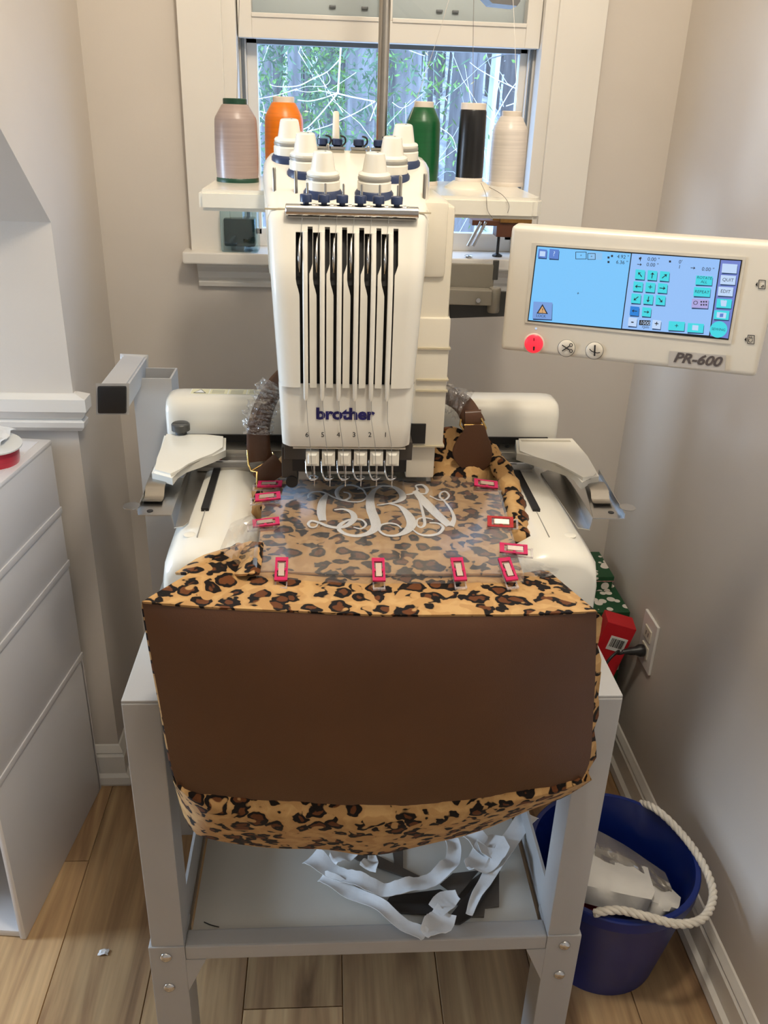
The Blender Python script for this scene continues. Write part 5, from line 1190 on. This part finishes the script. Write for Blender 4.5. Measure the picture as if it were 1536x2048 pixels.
def crumple(g2, zf, name, m, label, cat, amp=.008, seed=1, th=.0007, group=None):
    rn = random.Random(seed); rows = []
    for j, r in enumerate(g2):
        rows.append([U(p.x, p.y, 'Z', zf(i/(len(r)-1), j/(len(g2)-1)) + rn.uniform(-amp, amp)) for i, p in enumerate(r)])
    bm = B(); grid(bm, rows); bmesh.ops.subdivide_edges(bm, edges=bm.edges[:], cuts=1, use_grid_fill=True, fractal=0.15, along_normal=0.3)
    bmesh.ops.recalc_face_normals(bm, faces=bm.faces[:]); bmesh.ops.solidify(bm, geom=bm.faces[:], thickness=th)
    return tag(obj(name, bm, m, smooth=35), label, cat, group)
CL = mat('crumpled_white_paper', sr(226, 222, 214), 0.8, var=0.05, scale=20, bump=0.35, bscale=70)
g = coons(V2([(1160, 1690), (1230, 1705), (1295, 1735)]), V2([(1165, 1805), (1240, 1825), (1290, 1830)]), V2([(1160, 1690), (1150, 1750), (1165, 1805)]), V2([(1295, 1735), (1310, 1785), (1290, 1830)]), 8, 7)
crumple(g, lambda u, v: .165+.035*math.sin(math.pi*v)+.01*(1-u), 'stabiliser_roll', CL, 'white rolled paper towel in the blue bucket', 'paper', .004, 4)
g = coons(V2([(1280, 1740), (1330, 1765), (1362, 1795)]), V2([(1275, 1830), (1310, 1836), (1345, 1830)]), V2([(1280, 1740), (1276, 1790), (1275, 1830)]), V2([(1362, 1795), (1358, 1815), (1345, 1830)]), 7, 6)
crumple(g, lambda u, v: .160+.02*math.sin(math.pi*v), 'stabiliser_scrap', CL, 'folded white stabiliser scrap at the right inside the bucket', 'stabiliser', .006, 9)
g = coons(V2([(1195, 1660), (1250, 1690), (1330, 1745)]), V2([(1190, 1740), (1260, 1770), (1340, 1810)]), V2([(1195, 1660), (1190, 1700), (1190, 1740)]), V2([(1330, 1745), (1345, 1780), (1340, 1810)]), 9, 7)
crumple(g, lambda u, v: .150+.02*math.sin(math.pi*v)+.02*(1-u), 'plastic_bag', clear('grey_plastic_bag', (0.9, 0.88, 0.85, 1), .5, .2, (sr(190, 182, 172), .45), .6, 60), 'crumpled clear plastic bag behind the paper in the bucket', 'plastic bag', .008, 6)
c = Vector((0.365, 0.165, 0.115)); bm = bx(c.x-.014, c.x+.03, c.y-.02, c.y+.03, .10, .150); tag(obj('product_box', bm, mat('striped_card', sr(190, 60, 60), .5, var=0.5, scale=60, stretch=(.1, .1, 3)), bevel=.002), 'small red and white striped box in the bucket below the paper', 'box')
# ================================================================== DRAWER TOWER
o2 = Vector((-0.543, 0.606, 0)); df = Vector((-0.042, -0.371, 0)).normalized(); dl = Vector((-df.y, df.x, 0))
if dl.x > 0: dl = -dl
DEP, WID = 0.372, 0.36
MT = Matrix((( -dl.x, -df.x, 0, o2.x), (-dl.y, -df.y, 0, o2.y), (0, 0, 1, 0), (0, 0, 0, 1)))   # local: +x right face at 0, y from -DEP(front) to 0(back)
t = thing('drawer_tower', 'white plastic drawer tower with an open bottom compartment at the left', 'drawers', o2)
def db(x0, x1, y0, y1, z0, z1, name, m=PLASTW, bev=0.004, parent=None): return obj(name, box(B(), x0, x1, y0, y1, z0, z1, MT), m, parent or t, bevel=bev, smooth=40)
units = [(0.338, 0.545), (0.545, 0.655), (0.655, 0.792)]
for a, b in units:
    db(-WID, 0, -DEP+.012, 0, a+.0015, b-.0005, 'drawer_case')
    db(-WID+.001, 0.0022, -DEP+.012, 0, a+.0015, a+.014, 'case_lip', bev=.001)
    d = db(-WID+.012, -.012, -DEP-.004, -DEP+.014, a+.012, b-.012, 'drawer_front')
    db(-WID*.65, -WID*.35, -DEP-.016, -DEP-.003, (a+b)/2-.008, (a+b)/2+.004, 'drawer_pull', parent=d)
db(-WID, 0.001, -DEP, .001, .788, .798, 'top_tray', bev=.004); db(-WID+.016, -.016, -DEP+.016, -.016, .7975, .7985, 'tray_floor', bev=0)
db(-.012, 0, -DEP, 0, 0, .338, 'side_panel', bev=.004); db(-WID, -WID+.012, -DEP, 0, 0, .338, 'side_panel', bev=.004)
db(-WID, 0, -.010, 0, 0.002, .336, 'back_panel', bev=0); db(-WID+.012, -.012, -DEP+.004, -.01, .002, .016, 'bottom_panel', bev=.002); db(-WID+.012, -.012, -DEP+.004, -.01, .322, .336, 'top_panel', bev=.002)
c = MT @ Vector((-0.052, -0.128, .799)); c2 = U(8, 915, 'Z', .80)
rsx = Vector((c2.x-.012, c2.y-.015, .7985))
t = thing('ribbon_spool', 'red ribbon spool with a white flange on the drawer tower', 'ribbon', rsx)
RIB = mat('red_ribbon', sr(190, 24, 52), 0.4, var=0.1, scale=40, stretch=(.2, .2, 8), sheen=.4)
tl = Vector((0.10, -0.06, 1)).normalized()
obj('ribbon_winding', lathe(B(), [(.010, .002), (.040, .002), (.041, .010), (.040, .032), (.010, .032)], rsx, tl, n=36), RIB, t, smooth=40)
obj('spool_flange', lathe(B(), [(.008, .032), (.046, .032), (.046, .0345), (.008, .0345)], rsx, tl, n=36), WHITEC, t, smooth=30); obj('spool_flange', lathe(B(), [(.008, 0), (.046, 0), (.046, .002), (.008, .002)], rsx, tl, n=36), WHITEC, t, smooth=30)
rn = random.Random(5); rows = []
for j in range(8):
    rows.append([rsx + tl*.036 + Vector(((i-3.5)*.010+rn.uniform(-.003, .003)-.012, (j-3.5)*.010+rn.uniform(-.003, .003)+.012, .014*math.exp(-((i-3)**2+(j-4)**2)/6)+rn.uniform(0, .010))) for i in range(8)])
bm = B(); grid(bm, rows); bmesh.ops.recalc_face_normals(bm, faces=bm.faces[:]); bmesh.ops.solidify(bm, geom=bm.faces[:], thickness=.0006)
tag(obj('tissue', bm, PAPER, smooth=30), 'crumpled white tissue lying on the ribbon spool', 'tissue')
# ================================================================== RIGHT WALL: OUTLET, CORD, BOXES
oc = U(1299, 1284, 'X', XR); oy, oz = oc.y, oc.z
t = thing('wall_outlet', 'white duplex outlet plate on the right wall', 'outlet', (XR, oy, oz))
obj('cover_plate', bx(XR-.006, XR, oy-.036, oy+.036, oz-.058, oz+.058), mat('outlet_white', sr(236, 232, 226), .35, var=.01), t, bevel=.002)
for dz_ in (-.02, .02):
    f = obj('receptacle', bx(XR-.0085, XR-.005, oy-.017, oy+.017, oz+dz_-.014, oz+dz_+.014), mat('outlet_ivory', sr(222, 214, 196), .35, var=.02), t, bevel=.002)
    if dz_ > 0:
        for dy in (-.006, .006): obj('outlet_slot', bx(XR-.0088, XR-.0083, oy+dy-.001, oy+dy+.001, oz+dz_-.004, oz+dz_+.005), DARK, f)
pz = oz-.02
t = thing('power_cord', 'black plug and power cord in the lower socket of the wall outlet', 'cord', (XR-.02, oy, pz))
obj('plug', lathe(B(), [(.012, 0), (.013, .004), (.013, .010), (.009, .018), (.008, .030), (.004, .046)], (XR-.0086, oy, pz), (-1, -.05, -.05), n=20), BLACKP, t, smooth=45)
cp = [Vector((XR-.05, oy-.003, pz-.003)), Vector((XR-.064, oy-.006, pz-.004)), U(1236, 1303, 'Y', .580), U(1214, 1325, 'Y', .565), U(1195, 1370, 'Y', .56), Vector((.40, .575, .20)), Vector((.36, .58, .02))]
obj('cable', tube(B(), spline(cp, 8), .0032, n=8), BLACKP, t, smooth=60)
def pattern_mat(name, a, b, sc):
    m, N, L, P = newmat(name); tc = N.new('ShaderNodeTexCoord'); vo = N.new('ShaderNodeTexVoronoi'); vo.inputs['Scale'].default_value = sc; L.new(tc.outputs['Object'], vo.inputs['Vector'])
    cr = N.new('ShaderNodeValToRGB'); cr.color_ramp.interpolation = 'CONSTANT'; cr.color_ramp.elements[0].color = b; cr.color_ramp.elements[1].color = a; cr.color_ramp.elements[1].position = .36
    L.new(vo.outputs['Distance'], cr.inputs[0]); L.new(cr.outputs[0], P.inputs['Base Color']); P.inputs['Roughness'].default_value = .5; return m
GP = pattern_mat('green_gift_paper', sr(22, 74, 42), sr(226, 216, 206), 38)
STRIPE = mat('candy_stripe', sr(214, 150, 146), .5, var=.5, scale=160)
def gift(x0, x1, y0, y1, z0, z1, m, label, rot=None, lidm=None):
    c = Vector(((x0+x1)/2, (y0+y1)/2, z0)); t = thing('gift_box', label, 'box', c, group='boxes stacked in the corner')
    hx, hy, h = (x1-x0)/2, (y1-y0)/2, z1-z0
    obj('box_body', bx(-hx, hx, -hy, hy, 0, h*.72 if lidm else h), m, t, local=True, bevel=.001)
    if lidm:
        obj('box_lid', bx(-hx-.002, hx+.002, -hy-.002, hy+.002, h*.70, h), m, t, local=True, bevel=.001); obj('lid_edge', bx(-hx-.0026, hx+.0026, -hy-.0026, hy+.0026, h*.70, h*.74), lidm, t, local=True)
    if rot: t.rotation_euler = rot
    return t
gift(.420, .572, .705, .900, 0, .19, GP, 'green patterned gift box at the bottom of the corner stack', lidm=STRIPE)
gift(.430, .586, .700, .900, .1905, .380, GP, 'green gift box with a snowy lid under the small green box', lidm=STRIPE)
gift(.455, .572, .785, .900, .3805, .418, GP, 'small flat green gift box on top of the corner stack', lidm=STRIPE)
gift(.405, .535, .600, .692, 0, .250, mat('brown_card', sr(150, 112, 78), .7, var=.1), 'plain brown carton under the red box behind the stand')
rb = gift(.484, .546, .628, .676, .258, .398, REDC, 'red cardboard box with a barcode label in front of the green boxes', rot=(0, math.radians(14), math.radians(-8)))
lb = obj('barcode_label', bx(-.012, .024, -.0249, -.0243, .078, .112), WHITEC, rb, local=True)
bm = B(); xx = -.008; rn = random.Random(11)
while xx < .019:
    w = rn.choice((.0008, .0012, .002)); box(bm, xx, xx+w, -.0253, -.0248, .086, .107); xx += w+rn.choice((.0008, .0014))
obj('barcode', bm, BLACKI, lb, local=True)
# ================================================================== LINT ON THE FLOOR
c = U(207, 1906, 'Z', .001); rn = random.Random(3); rows = []
for j in range(5): rows.append([c+Vector(((i-2)*.004+rn.uniform(-.0015, .0015), (j-2)*.003+rn.uniform(-.0015, .0015), .0015+rn.uniform(0, .004)*(1 if 0 < i < 4 else 0))) for i in range(5)])
bm = B(); grid(bm, rows); bmesh.ops.solidify(bm, geom=bm.faces[:], thickness=.0008)
tag(obj('paper_scrap', bm, PAPER, smooth=30), 'tiny torn white paper scrap on the plank floor', 'scrap')
